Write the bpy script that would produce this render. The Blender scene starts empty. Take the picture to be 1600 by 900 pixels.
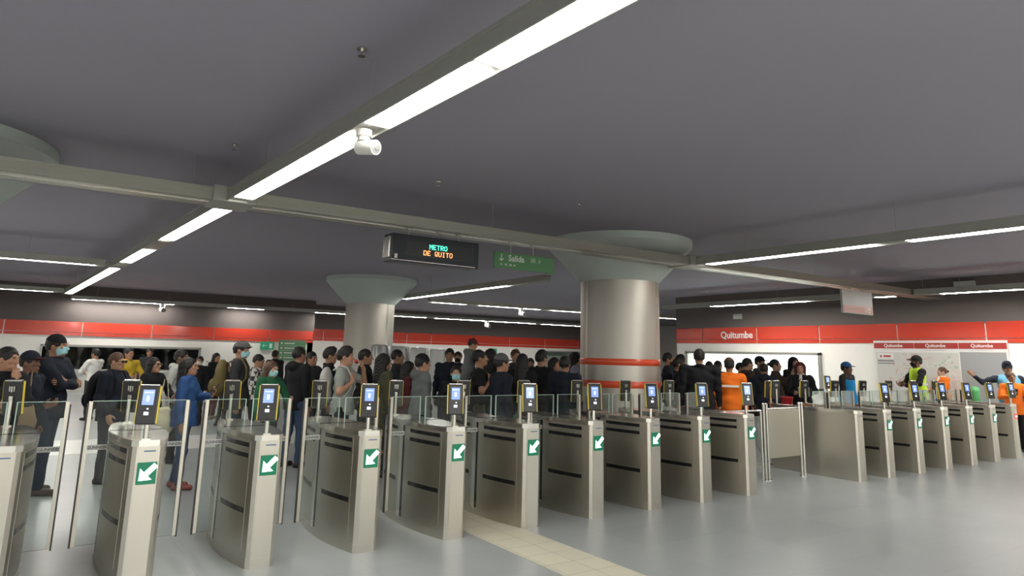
import bpy, bmesh, math, random
import numpy as np
from mathutils import Vector, Matrix
C = bpy.context.scene.collection
S = bpy.context.scene
random.seed(7)
PI = math.pi
# ------------------------------------------------------------------ camera, world, exposure
CAM_H = 1.68
F_PX, PY, PITCH, ROLL, YAW = 1067.0, 351.0, 0.1891, 0.0246, 0.5943
_cy, _sy = math.cos(YAW), math.sin(YAW)
_f0 = Vector((_sy, _cy, 0)); _r0 = Vector((_cy, -_sy, 0)); _u0 = Vector((0, 0, 1))
_fw = _f0*math.cos(PITCH) + _u0*math.sin(PITCH)
_up = _u0*math.cos(PITCH) - _f0*math.sin(PITCH)
_rt = _r0*math.cos(ROLL) + _up*math.sin(ROLL)
_uu = _up*math.cos(ROLL) - _r0*math.sin(ROLL)
cam_data = bpy.data.cameras.new('camera')
cam = bpy.data.objects.new('camera', cam_data); C.objects.link(cam)
cam.matrix_world = Matrix(((_rt.x, _uu.x, -_fw.x, 0), (_rt.y, _uu.y, -_fw.y, 0), (_rt.z, _uu.z, -_fw.z, CAM_H), (0, 0, 0, 1)))
cam_data.sensor_fit = 'HORIZONTAL'; cam_data.sensor_width = 36.0
cam_data.lens = F_PX*36.0/1600.0
cam_data.shift_y = -(450-PY)/1600.0
cam_data.clip_start = 0.05; cam_data.clip_end = 200
S.camera = cam
S.view_settings.view_transform = 'Standard'; S.view_settings.look = 'None'
S.view_settings.gamma = 1; S.view_settings.use_curve_mapping = False
S.view_settings.exposure = 0.0
LAMP = 27.0            # strength of the strip diffusers
OFF_W = 185.0          # watts of each strip lamp outside the picture
world = bpy.data.worlds.new('world'); S.world = world; world.use_nodes = True
world.node_tree.nodes['Background'].inputs[0].default_value = (0.9, 0.95, 1.0, 1)
world.node_tree.nodes['Background'].inputs[1].default_value = 0.05
S.cycles.transparent_max_bounces = 48
S.cycles.max_bounces = 8
S.cycles.sample_clamp_indirect = 6.0
try:
    S.cycles.use_denoising = True
except Exception:
    pass

def ground(px, py, z=0.0):
    v = _fw + _rt*((px-800)/F_PX) - _uu*((py-PY)/F_PX)
    t = (z-CAM_H)/v.z
    return v*t + Vector((0, 0, CAM_H))
def at_depth(px, py, dep):
    v = _fw + _rt*((px-800)/F_PX) - _uu*((py-PY)/F_PX)
    return v*dep + Vector((0, 0, CAM_H))

# lamps of the same hall behind and beside the camera (real lamps, outside the frame)
def off_lamp(x, y, sx, sy, w=OFF_W):
    d = bpy.data.lights.new('hall_lamp', 'AREA'); d.shape = 'RECTANGLE'; d.size = sx; d.size_y = sy
    d.energy = w; d.color = (1.0, 0.965, 0.9)
    o = bpy.data.objects.new('hall_lamp', d); C.objects.link(o); o.location = (x, y, 3.28)
for yy in (-6.0, -4.0, -2.0):
    off_lamp(2.1, yy, .2, 1.6)
    off_lamp(9.5, yy, .2, 1.6)
    off_lamp(-5.5, yy, .2, 1.6)
for yy in (2.5, 5.5, 11, 15):
    off_lamp(-5.5, yy, .2, 1.6)

# ------------------------------------------------------------------ materials
MATS = {}
def mat(name, col, rough=.5, metal=0., emit=0., ecol=None, bump=0., bscale=40., var=0., vscale=3., spec=.5, coat=0.):
    if name in MATS: return MATS[name]
    m = bpy.data.materials.new(name); m.use_nodes = True
    nt = m.node_tree; b = nt.nodes['Principled BSDF']
    b.inputs['Base Color'].default_value = (*col, 1); b.inputs['Roughness'].default_value = rough
    b.inputs['Metallic'].default_value = metal; b.inputs['Specular IOR Level'].default_value = spec
    if coat: b.inputs['Coat Weight'].default_value = coat; b.inputs['Coat Roughness'].default_value = .06
    if emit:
        b.inputs['Emission Color'].default_value = (*(ecol or col), 1); b.inputs['Emission Strength'].default_value = emit
    if bump or var:
        tc = nt.nodes.new('ShaderNodeTexCoord')
        nz = nt.nodes.new('ShaderNodeTexNoise'); nz.inputs['Scale'].default_value = bscale if bump else vscale
        nt.links.new(tc.outputs['Object'], nz.inputs['Vector'])
        if bump:
            bp = nt.nodes.new('ShaderNodeBump'); bp.inputs['Strength'].default_value = bump; bp.inputs['Distance'].default_value = .01
            nt.links.new(nz.outputs['Fac'], bp.inputs['Height']); nt.links.new(bp.outputs['Normal'], b.inputs['Normal'])
        if var:
            n2 = nt.nodes.new('ShaderNodeTexNoise'); n2.inputs['Scale'].default_value = vscale
            nt.links.new(tc.outputs['Object'], n2.inputs['Vector'])
            mx = nt.nodes.new('ShaderNodeMix'); mx.data_type = 'RGBA'
            mx.inputs[6].default_value = (*[c*(1-var) for c in col], 1); mx.inputs[7].default_value = (*[min(1, c*(1+var)) for c in col], 1)
            nt.links.new(n2.outputs['Fac'], mx.inputs[0]); nt.links.new(mx.outputs[2], b.inputs['Base Color'])
    MATS[name] = m
    return m
def brushed(name, col, rough, scale=(1, 1, 60)):
    m = mat(name, col, rough, 1.0)
    nt = m.node_tree; b = nt.nodes['Principled BSDF']
    tc = nt.nodes.new('ShaderNodeTexCoord'); mp = nt.nodes.new('ShaderNodeMapping'); mp.inputs['Scale'].default_value = scale
    nz = nt.nodes.new('ShaderNodeTexNoise'); nz.inputs['Scale'].default_value = 6; nz.inputs['Detail'].default_value = 4
    mr = nt.nodes.new('ShaderNodeMapRange'); mr.inputs[3].default_value = rough*.8; mr.inputs[4].default_value = rough*1.25
    nt.links.new(tc.outputs['Object'], mp.inputs[0]); nt.links.new(mp.outputs[0], nz.inputs['Vector'])
    nt.links.new(nz.outputs['Fac'], mr.inputs[0]); nt.links.new(mr.outputs[0], b.inputs['Roughness'])
    return m
def glass_mat(name, tint, refl=.5):
    m = bpy.data.materials.new(name); m.use_nodes = True; nt = m.node_tree; nt.nodes.clear()
    out = nt.nodes.new('ShaderNodeOutputMaterial'); mix = nt.nodes.new('ShaderNodeMixShader')
    t = nt.nodes.new('ShaderNodeBsdfTransparent'); t.inputs[0].default_value = (*tint, 1)
    g = nt.nodes.new('ShaderNodeBsdfGlossy'); g.inputs['Roughness'].default_value = .03
    fr = nt.nodes.new('ShaderNodeFresnel'); fr.inputs[0].default_value = 1.35
    ml = nt.nodes.new('ShaderNodeMath'); ml.operation = 'MULTIPLY'; ml.inputs[1].default_value = refl
    nt.links.new(fr.outputs[0], ml.inputs[0]); nt.links.new(ml.outputs[0], mix.inputs[0])
    nt.links.new(t.outputs[0], mix.inputs[1]); nt.links.new(g.outputs[0], mix.inputs[2]); nt.links.new(mix.outputs[0], out.inputs[0])
    MATS[name] = m; return m
STEEL = brushed('brushed steel', (.60, .575, .51), .34)
STEEL2 = brushed('polished steel trim', (.74, .72, .67), .22)
COLSTEEL = brushed('column steel', (.56, .535, .48), .5, (1, 1, 30))
ALU = mat('grey aluminium', (.42, .42, .38), .45, .6)
DARKMETAL = mat('black slot glass', (.012, .012, .014), .18)
GLASS = glass_mat('gate glass', (.94, .972, .957), .6)
CLEAR = glass_mat('booth glass', (.93, .95, .95), .8)
BLACK = mat('black plastic', (.02, .02, .021), .38)
YEL = mat('yellow plastic', (.80, .62, .06), .4)
WHITE = mat('white paint', (.72, .71, .66), .45)
LIT2 = mat('lit wall diffuser', (1, 1, 1), .5, emit=LAMP*2.4, ecol=(1.0, .965, .90))
LIT = mat('lit diffuser', (1, 1, 1), .5, emit=LAMP, ecol=(1.0, .965, .90))
RED = mat('red glass panel', (.60, .055, .030), .16, coat=.4)
ORED = mat('orange red band', (.72, .085, .03), .3)
CEIL = mat('ceiling paint', (.30, .282, .335), .75, var=.08, vscale=.25)
UPW = mat('dark upper wall', (.13, .11, .104), .8, bump=.25, bscale=9)
CAPM = mat('capital paint', (.52, .58, .55), .6)

def floor_material():
    m = mat('station floor tile', (.40, .44, .45), .32); nt = m.node_tree; b = nt.nodes['Principled BSDF']
    tc = nt.nodes.new('ShaderNodeTexCoord')
    br = nt.nodes.new('ShaderNodeTexBrick'); br.offset = 0
    br.inputs['Scale'].default_value = 1.0; br.inputs['Mortar Size'].default_value = .003
    br.inputs['Brick Width'].default_value = 1.2; br.inputs['Row Height'].default_value = .6
    br.inputs['Color1'].default_value = (.325, .352, .35, 1); br.inputs['Color2'].default_value = (.35, .377, .373, 1); br.inputs['Mortar'].default_value = (.28, .305, .305, 1)
    nz = nt.nodes.new('ShaderNodeTexNoise'); nz.inputs['Scale'].default_value = 1.3
    mr = nt.nodes.new('ShaderNodeMapRange'); mr.inputs[3].default_value = .28; mr.inputs[4].default_value = .42
    nt.links.new(tc.outputs['Object'], br.inputs['Vector']); nt.links.new(tc.outputs['Object'], nz.inputs['Vector'])
    nt.links.new(nz.outputs['Fac'], mr.inputs[0]); nt.links.new(mr.outputs[0], b.inputs['Roughness'])
    nt.links.new(br.outputs['Color'], b.inputs['Base Color'])
    return m
def tactile_material():
    m = mat('tactile paving', (.66, .63, .50), .5); nt = m.node_tree; b = nt.nodes['Principled BSDF']
    tc = nt.nodes.new('ShaderNodeTexCoord'); br = nt.nodes.new('ShaderNodeTexBrick'); br.offset = 0
    br.inputs['Scale'].default_value = 1; br.inputs['Brick Width'].default_value = .28; br.inputs['Row Height'].default_value = .28
    br.inputs['Mortar Size'].default_value = .004
    br.inputs['Color1'].default_value = (.66, .63, .50, 1); br.inputs['Color2'].default_value = (.62, .59, .46, 1); br.inputs['Mortar'].default_value = (.42, .40, .33, 1)
    nt.links.new(tc.outputs['Object'], br.inputs['Vector']); nt.links.new(br.outputs['Color'], b.inputs['Base Color'])
    return m
FLOORM = floor_material(); TACT = tactile_material()

# ------------------------------------------------------------------ mesh helpers
def link_mesh(name, bm, m, parent=None, loc=(0, 0, 0), rz=0., smooth=False):
    me = bpy.data.meshes.new(name); bmesh.ops.recalc_face_normals(bm, faces=bm.faces[:]); bm.to_mesh(me); bm.free()
    for mm in (m if isinstance(m, (list, tuple)) else [m]): me.materials.append(mm)
    if smooth: me.polygons.foreach_set('use_smooth', [True]*len(me.polygons))
    o = bpy.data.objects.new(name, me); C.objects.link(o); o.location = loc; o.rotation_euler = (0, 0, rz)
    if parent: o.parent = parent
    return o
def tag(o, label, cat, group=None, kind=None):
    if label: o['label'] = label
    if cat: o['category'] = cat
    if group: o['group'] = group
    if kind: o['kind'] = kind
    return o
def empty(name, loc, rz=0., label=None, cat=None, group=None):
    o = bpy.data.objects.new(name, None); C.objects.link(o); o.location = loc; o.rotation_euler = (0, 0, rz); o.empty_display_size = .1
    return tag(o, label, cat, group)
def box(bm, a, b, bev=0., M=None, mi=0):
    r = bmesh.ops.create_cube(bm, size=1.0); vs = r['verts']
    c = [(a[i]+b[i])/2 for i in range(3)]; s = [abs(b[i]-a[i]) for i in range(3)]
    for v in vs: v.co = Vector((v.co.x*s[0]+c[0], v.co.y*s[1]+c[1], v.co.z*s[2]+c[2]))
    fs = list({f for v in vs for f in v.link_faces})
    for f in fs: f.material_index = mi
    if bev:
        es = list({e for v in vs for e in v.link_edges})
        g = bmesh.ops.bevel(bm, geom=es, offset=bev, segments=2, affect='EDGES', profile=.5)
        vs = list({v for f in g['faces'] for v in f.verts} | {v for v in vs if v.is_valid})
    if M is not None: bmesh.ops.transform(bm, matrix=M, verts=[v for v in vs if v.is_valid])
    return vs
def tube(bm, p, q, r, seg=12, r2=None):
    p = Vector(p); q = Vector(q); d = q-p
    M = Matrix.Translation((p+q)/2) @ d.to_track_quat('Z', 'Y').to_matrix().to_4x4()
    bmesh.ops.create_cone(bm, cap_ends=True, segments=seg, radius1=r, radius2=r if r2 is None else r2, depth=d.length, matrix=M)
def lathe(bm, prof, seg=48, c=(0, 0)):
    rows = []
    for r, z in prof:
        rows.append([bm.verts.new((c[0]+r*math.cos(2*PI*i/seg), c[1]+r*math.sin(2*PI*i/seg), z)) for i in range(seg)])
    for a, b in zip(rows, rows[1:]):
        for i in range(seg):
            bm.faces.new((a[i], a[(i+1) % seg], b[(i+1) % seg], b[i]))
    return rows
def prism(bm, pts, z0, z1, M=None):
    lo = [bm.verts.new((x, y, z0)) for x, y in pts]; hi = [bm.verts.new((x, y, z1)) for x, y in pts]
    bm.faces.new(lo[::-1]); bm.faces.new(hi)
    n = len(pts)
    for i in range(n): bm.faces.new((lo[i], lo[(i+1) % n], hi[(i+1) % n], hi[i]))
    if M is not None: bmesh.ops.transform(bm, matrix=M, verts=lo+hi)
def one_box(name, a, b, m, parent=None, bev=0.):
    bm = bmesh.new(); box(bm, a, b, bev); return link_mesh(name, bm, m, parent)
_textcache = {}
def text(name, s, size, m, parent, loc, rot, align='LEFT', ext=.002, sx=1., bold=.022, gap=1.):
    key = (s, size, align, ext)
    if key not in _textcache:
        cu = bpy.data.curves.new('lettering', 'FONT'); cu.body = s; cu.size = size; cu.align_x = align; cu.extrude = ext; cu.offset = size*bold; cu.space_character = gap; cu.resolution_u = 3
        t = bpy.data.objects.new('lettering_source', cu); C.objects.link(t)
        bpy.context.view_layer.update()
        me = bpy.data.meshes.new_from_object(t.evaluated_get(bpy.context.evaluated_depsgraph_get()))
        bpy.data.objects.remove(t); bpy.data.curves.remove(cu)
        _textcache[key] = me
    me = _textcache[key].copy(); me.materials.clear(); me.materials.append(m)
    o = bpy.data.objects.new(name, me); C.objects.link(o); o.location = loc; o.rotation_euler = rot; o.scale = (sx, 1, 1)
    if parent: o.parent = parent
    return o
def struct(name, bm, m, **k):
    o = link_mesh(name, bm, m, **k); o['kind'] = 'structure'; return o

# ------------------------------------------------------------------ the hall
CZ = 3.83
XL, XR, YF, YB = -13.0, 18.5, -8.0, 32.5
bm = bmesh.new(); box(bm, (XL-.3, YF-.3, -.2), (34.3, YB+4, 0)); struct('floor', bm, FLOORM)
bm = bmesh.new(); box(bm, (XL-.3, YF-.3, CZ), (34.3, YB+4, CZ+.2)); struct('ceiling', bm, CEIL)
bm = bmesh.new(); box(bm, (3.62, -6, 0.), (4.17, 7.45, .006)); struct('floor_tactile', bm, TACT)
bm = bmesh.new(); box(bm, (4.20, 7.33, 0.), (18.3, 7.61, .005)); struct('floor_tactile_cross', bm, TACT)
WPATH = mat('white floor tile', (.66, .66, .62), .35)
bm = bmesh.new(); box(bm, (-12.9, 13.0, 0.), (9, 14.9, .004)); struct('floor_pale_band', bm, WPATH)

def red_band(name, axis, fixed, u0, u1, z0, z1, cuts, sign):
    """panels of red glass with pale joints on a wall; axis 'x' runs along X at Y=fixed, 'y' along Y at X=fixed"""
    bm = bmesh.new(); cs = [u0]+sorted(c for c in cuts if u0 < c < u1)+[u1]
    zs = z0+(z1-z0)*.22
    for a, b in zip(cs, cs[1:]):
        for za, zb in ((z0, zs-.008), (zs+.008, z1)):
            if axis == 'x': box(bm, (a+.018, fixed-.03*sign, za), (b-.018, fixed+.005, zb), .004)
            else: box(bm, (fixed-.03*sign, a+.018, za), (fixed+.005, b-.018, zb), .004)
    return struct(name, bm, RED)
# back wall with the ticket booth (left part)
BW = 30.0
def wall_with_hole(bm, axis, fixed, th, u0, u1, z0, z1, holes):
    us = sorted({u0, u1, *[h[0] for h in holes], *[h[1] for h in holes]})
    for a, b in zip(us, us[1:]):
        hh = [h for h in holes if h[0] <= a and b <= h[1]]
        spans = [(z0, z1)] if not hh else [(z0, hh[0][2]), (hh[0][3], z1)]
        for za, zb in spans:
            if zb-za < 1e-3: continue
            if axis == 'x': box(bm, (a, fixed, za), (b, fixed+th, zb))
            else: box(bm, (fixed, a, za), (fixed+th, b, zb))
WALLW = mat('white wall panel', (.88, .865, .81), .4, var=.03, vscale=.6)
bm = bmesh.new(); wall_with_hole(bm, 'x', BW, .25, XL, 9.9, 0, 2.5, [(.1, 5.35, .78, 1.64)]); struct('wall_back', bm, WALLW)
bm = bmesh.new(); box(bm, (XL, BW-.02, 2.5), (9.9, BW+.25, CZ)); struct('wall_back_upper', bm, UPW)
bm = bmesh.new(); box(bm, (9.65, BW, 0), (9.9, YB, CZ)); struct('wall_return', bm, WALLW)
red_band('trim_1', 'x', BW, XL, 9.9, 2.0, 2.5, [-6, -3.4, -1.2+.1, 1.25, 3.55, 5.8, 8.0], 1)
# booth behind the left wall
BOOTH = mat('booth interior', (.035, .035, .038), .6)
bm = bmesh.new()
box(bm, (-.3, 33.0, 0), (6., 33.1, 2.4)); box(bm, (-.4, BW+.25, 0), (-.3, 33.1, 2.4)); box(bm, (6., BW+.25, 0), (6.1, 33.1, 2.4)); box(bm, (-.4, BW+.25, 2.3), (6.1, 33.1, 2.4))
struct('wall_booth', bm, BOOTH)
bm = bmesh.new()
for a, b in (((.06, BW-.05, 1.60), (5.39, BW+.05, 1.68)), ((.06, BW-.05, .74), (5.39, BW+.1, .80)), ((.04, BW-.05, .74), (.12, BW+.05, 1.68)), ((5.31, BW-.05, .74), (5.39, BW+.05, 1.68))): box(bm, a, b, .008)
w1 = struct('window_1', bm, ALU)
o = one_box('window_pane', (.12, BW+.10, .80), (5.31, BW+.11, 1.60), CLEAR, w1); o['kind'] = 'structure'
bm = bmesh.new(); box(bm, (.0, BW-.28, .70), (5.45, BW-.005, .74), .01)
tag(link_mesh('ticket_counter', bm, WHITE), 'white ledge under the dark ticket booth window', 'counter')
# centre back wall, a step further away
bm = bmesh.new(); wall_with_hole(bm, 'x', YB, .25, 9.9, 34, 0, 2.62, [(24.3, 29.0, .9, 1.95)]); struct('wall_center', bm, WALLW)
bm = bmesh.new(); box(bm, (9.65, YB-.02, 2.66), (34, YB+.25, CZ)); struct('wall_center_upper', bm, UPW)
red_band('trim_2', 'x', YB, 9.92, 34, 2.15, 2.70, [11.2, 13.4, 15.6, 17.0, 19.5, 22, 24.5, 27, 29.5, 32], 1)
bm = bmesh.new(); box(bm, (24.2, YB+.6, .8), (29.1, YB+.7, 2.0)); struct('wall_center_room', bm, mat('greenish room wall', (.32, .38, .33), .6))
bm = bmesh.new()
for a, b in (((24.25, YB-.04, 1.93), (29.05, YB+.05, 2.0)), ((24.25, YB-.04, .86), (29.05, YB+.05, .92)), ((24.25, YB-.04, .86), (24.33, YB+.05, 2.0)), ((28.97, YB-.04, .86), (29.05, YB+.05, 2.0))): box(bm, a, b, .006)
struct('window_3', bm, ALU)
# right wall with the office window
WRZ = 2.24
bm = bmesh.new(); wall_with_hole(bm, 'y', XR, .25, YF, 16.85, 0, 2.74, [(11.5, 16.35, .95, 1.92)]); struct('wall_right', bm, WALLW)
bm = bmesh.new(); box(bm, (XR-.02, YF, 2.70), (XR+.25, 16.85, CZ)); struct('wall_right_upper', bm, UPW)
bm = bmesh.new(); box(bm, (XR+.25, 16.6, 0), (34, 16.85, CZ)); struct('wall_right_return', bm, WALLW)
red_band('trim_3', 'y', XR, YF, 16.86, WRZ, 2.74, [15.67, 13.55, 11.45, 9.25, 7.2, 5.1, 3, .9, -1.2, -3.3, -5.4], 1)
OFFICE = mat('office wall white', (.82, .84, .82), .6)
bm = bmesh.new(); box(bm, (21.6, 11.0, 0), (21.7, 16.6, 2.6)); box(bm, (XR+.25, 10.9, 0), (21.7, 11.0, 2.6)); box(bm, (XR+.25, 10.9, 2.5), (21.7, 16.6, 2.6)); box(bm, (XR+.25, 11.0, .0), (21.6, 16.6, .02)); struct('wall_office', bm, OFFICE)
ol = bpy.data.lights.new('office_lamp', 'AREA'); ol.shape = 'RECTANGLE'; ol.size = 1.6; ol.size_y = 3.5; ol.energy = 330; ol.color = (.97, 1, .98)
oo = bpy.data.objects.new('office_lamp', ol); C.objects.link(oo); oo.location = (20.1, 13.9, 2.44)
bm = bmesh.new()
for a, b in (((XR-.06, 11.42, 1.89), (XR+.06, 16.43, 1.97)), ((XR-.06, 11.42, .9), (XR+.06, 16.43, .97)), ((XR-.06, 11.42, .9), (XR+.06, 11.52, 1.97)), ((XR-.06, 16.33, .9), (XR+.06, 16.43, 1.97))): box(bm, a, b, .008)
w2 = struct('window_2', bm, ALU)
o = one_box('window_pane', (XR+.1, 11.52, .97), (XR+.11, 16.33, 1.89), CLEAR, w2); o['kind'] = 'structure'
bm = bmesh.new(); box(bm, (21.53, 12.6, 1.0), (21.595, 14.4, 1.86), .01)
tag(link_mesh('notice_board', bm, mat('pale green board', (.55, .66, .58), .5)), 'pale green board inside the bright office window', 'board')
# walls of the hall outside the frame
bm = bmesh.new(); box(bm, (XL-.25, YF, 0), (XL, BW+.25, CZ)); struct('wall_left', bm, WALLW)
bm = bmesh.new(); box(bm, (XL, YF-.25, 0), (XR+.25, YF, CZ)); struct('wall_front', bm, WALLW)
bm = bmesh.new(); box(bm, (34, 16.6, 0), (34.25, YB+.25, CZ)); struct('wall_far_side', bm, WALLW)

# lettering on the red band of the right wall
LET = mat('white lettering', (.82, .80, .78), .4)
n = text('station_lettering', 'Quitumbe', .30, LET, None, (XR-.034, 14.92, 2.40), (PI/2, 0, -PI/2), ext=.004)
tag(n, 'white raised station name lettering on the red wall band', 'lettering')
# ------------------------------------------------------------------ columns
def column(name, x, y, r, label, bands):
    t = empty(name, (x, y, 0), 0, label, 'column', 'steel clad columns')
    t['kind'] = 'structure'
    bm = bmesh.new(); lathe(bm, [(r, 0), (r, 3.06), (r-.03, 3.06), (r-.03, 3.10)], 64); o = link_mesh('shaft', bm, COLSTEEL, t, smooth=True)
    me = o.data; me.set_sharp_from_angle(angle=.6)
    bm = bmesh.new(); lathe(bm, [(r+.012, 0), (r+.012, .14), (r, .15)], 64); link_mesh('plinth', bm, STEEL2, t, smooth=True)
    bm = bmesh.new(); lathe(bm, [(r-.02, 3.04), (r+.015, 3.07), (r*1.845, CZ-.13), (r*1.855, CZ-.125), (r*1.855, CZ)], 72)
    o = link_mesh('capital', bm, CAPM, t, smooth=True); o.data.set_sharp_from_angle(angle=.35); o['label'] = 'pale grey green flared capital'
    bm = bmesh.new()
    for k in range(3):
        a = .55+k*2*PI/3+.35
        for da in (-.03, .03):
            M = Matrix.Rotation(a+da, 4, 'Z'); box(bm, (r-.004, -.006, .15), (r+.004, .006, 3.06), 0, M)
    link_mesh('joint_strip', bm, STEEL2, t)
    for z in bands:
        bm = bmesh.new(); lathe(bm, [(r, z-.012), (r+.005, z-.008), (r+.005, z+.100), (r, z+.104)], 64)
        o = link_mesh('red_band', bm, ORED, t, smooth=True); o['label'] = 'orange red painted ring'
    return t
column('column', 8.87, 9.47, .725, 'large brushed steel column with two red rings and flared capital', (1.18, 1.565))
column('column', 8.02, 19.3, .715, 'farther steel column behind the crowd with glowing flared capital', ())
column('column', -1.42, 9.35, .725, 'column cut by the left edge, only its flared capital showing', (1.18, 1.565))

# ------------------------------------------------------------------ lighting runs
def light_run(p0, p1, segs, label, w=.19, zb=3.30, h=.13, louvers=(), lit=None):
    """a hung trunking from p0 to p1 (plan), segs = lit stretches in metres from p0"""
    p0 = Vector((*p0, 0)); p1 = Vector((*p1, 0)); d = p1-p0; L = d.length
    t = empty('light_trunking', (p0.x, p0.y, zb), math.atan2(d.y, d.x), label, 'ceiling light', 'lighting runs')
    bm = bmesh.new(); hw = w/2+.014
    box(bm, (0, -hw, .012), (L, hw, h))
    box(bm, (0, -hw-.012, h-.03), (L, hw+.012, h))
    for s in (-1, 1): box(bm, (0, s*hw-.006, -.004), (L, s*hw+.006, .03))
    link_mesh('housing', bm, ALU, t)
    for a, b in segs:
        bm = bmesh.new(); box(bm, (a, -w/2, -.002), (b, w/2, .012)); o = link_mesh('diffuser', bm, lit or LIT, t); o['label'] = 'glowing white diffuser'
    for a, b in louvers:
        bm = bmesh.new()
        for k in range(7): box(bm, (a+.05, -w/2+.01+k*w/7, -.004), (b-.05, -w/2+.02+k*w/7, .012))
        link_mesh('louver', bm, STEEL2, t)
    k = .8
    while k < L:
        bm = bmesh.new(); tube(bm, (k, 0, h), (k, 0, CZ-zb), .003, 6); link_mesh('hanger', bm, ALU, t); k += 2.4
    return t
def yrun(x0, y0, x1, y1, segs, label, louvers=(), **k):
    L = math.hypot(x1-x0, y1-y0)
    return light_run((x0, y0), (x1, y1), [((a-y0)*L/(y1-y0), (b-y0)*L/(y1-y0)) for a, b in segs], label, louvers=[(a-y0, b-y0) for a, b in louvers], **k)
xc = lambda y: 2.085-.0567*y
yrun(xc(-1), -1, xc(7.93), 7.93, [(-1, 1.6), (1.65, 3.10), (3.2, 4.50), (4.82, 7.70)], 'long bright strip light run from top right down to the tray crossing')
yrun(xc(8.47), 8.47, xc(16.3), 16.3, [(8.5, 11.6), (13.15, 14.7), (14.75, 15.4)], 'strip light run beyond the tray crossing with a dark grille stretch', louvers=[(11.7, 13.05)])
yrun(xc(16.8), 16.8, xc(27.2), 27.2, [(16.9, 18.9), (19.0, 21.4), (21.5, 26.4)], 'far left end of the strip light run above the booth')
yrun(9.42, -1, 9.35, 7.93, [(-.8, 1.0), (1.1, 3.0), (3.1, 4.45), (4.9, 6.2), (6.25, 7.75)], 'right strip light run joining the cable tray')
yrun(16.9, -1, 16.9, 7.95, [(0, 3), (3.2, 5.6), (5.7, 7.4)], 'strip light run along the right wall above the map panel', lit=LIT2)
yrun(16.9, 8.45, 16.9, 15.9, [(8.5, 8.9), (10.8, 12.6), (12.65, 13.95)], 'strip light run along the right wall above the office window', lit=LIT2)
yrun(9.0, 11.9, 9.12, 19.4, [(13.6, 14.7), (14.75, 17.3), (17.4, 19.3)], 'short dim strip light run between the two columns', w=.16)
light_run((-6, 16.55), (.93, 16.45), [(.2, 2.4), (2.6, 5.05), (5.15, 6.75)], 'upper left strip light run meeting the diagonal run', w=.16)
light_run((-8, 26.05), (.44, 26.05), [(.5, 3), (3.2, 6.6), (6.7, 8.15)], 'second left strip light run above the booth wall', w=.16)
light_run((.75, 29.55), (13.2, 29.4), [(.05, 1.8), (1.85, 3.4), (5.4, 6.8), (9, 10.5)], 'wall side strip light run over the booth window', w=.14, lit=LIT2)
light_run((10.2, 19.75), (23.2, 19.4), [(.15, 1.35), (1.9, 2.9), (2.95, 4.35), (4.9, 5.9), (5.95, 7.6), (7.7, 9.4), (10, 12.4)], 'cross strip light run right of the farther column', w=.15)
light_run((12.9, 28.7), (26, 28.5), [(.1, 1.8), (2.3, 3.5), (3.6, 5.0), (5.3, 6.5), (6.6, 8.0), (8.5, 10.4), (10.6, 12.8)], 'farthest cross strip light run above the centre wall', w=.15, lit=LIT2)
# cable tray across the hall
t = empty('cable_tray', (0, 8.2, 3.30), 0, 'long grey cable tray crossing the hall below the ceiling', 'cable tray')
bm = bmesh.new()
box(bm, (XL+.1, -.2, 0), (XR-.1, .2, .02)); box(bm, (XL+.1, -.2, .0), (XR-.1, -.185, .14)); box(bm, (XL+.1, .185, .0), (XR-.1, .2, .14))
box(bm, (XL+.1, -.215, .11), (XR-.1, -.185, .14)); box(bm, (XL+.1, -.209, .062), (XR-.1, -.19, .082)); box(bm, (XL+.1, -.215, 0), (XR-.1, -.185, .035))
link_mesh('channel', bm, mat('tray metal', (.44, .44, .38), .38, .8), t)
bm = bmesh.new(); box(bm, (XL+.12, -.06, -.006), (XR-.12, -.02, 0)); link_mesh('cover_strip', bm, STEEL2, t)
for x in (-11, -8, -5, -2.2, 1.2, 2.3, 5.2, 11.2, 13.2, 15.5, 17.8):
    bm = bmesh.new(); tube(bm, (x, 0, .02), (x, 0, CZ-3.30), .004, 8); link_mesh('hanger', bm, ALU, t)
bm = bmesh.new(); box(bm, (1.38, -.27, -.012), (1.85, .27, .16), .008); link_mesh('junction_box', bm, ALU, t)
bm = bmesh.new(); box(bm, (9.1, -.27, -.012), (9.6, .27, .16), .008); link_mesh('junction_box', bm, ALU, t)

# ------------------------------------------------------------------ hanging signs
def hang_wires(t, xs, z0, z1):
    for x in xs:
        bm = bmesh.new(); tube(bm, (x, 0, z0), (x, 0, z1), .008, 8); box(bm, (x-.035, -.02, z1-.02), (x+.035, .02, z1)); link_mesh('bracket', bm, ALU, t)
t = empty('led_display', (4.2, 8.12, 2.83), 0, 'black hanging message display with green and orange letters', 'display')
bm = bmesh.new(); box(bm, (-.64, -.13, 0), (.66, .13, .36), .012); link_mesh('case', bm, mat('display case', (.018, .024, .03), .35), t)
bm = bmesh.new(); box(bm, (-.46, -.136, .09), (.57, -.13, .28)); link_mesh('screen', bm, mat('display screen', (.035, .038, .04), .3), t)
bm = bmesh.new(); box(bm, (-.64, -.14, .012), (.6, -.13, .022)); link_mesh('edge_strip', bm, STEEL2, t)
bm = bmesh.new(); box(bm, (-.665, -.10, .05), (-.64, .10, .32), .006); box(bm, (-.60, -.142, .035), (-.56, -.13, .095), .004); link_mesh('end_cap', bm, STEEL2, t)
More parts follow.
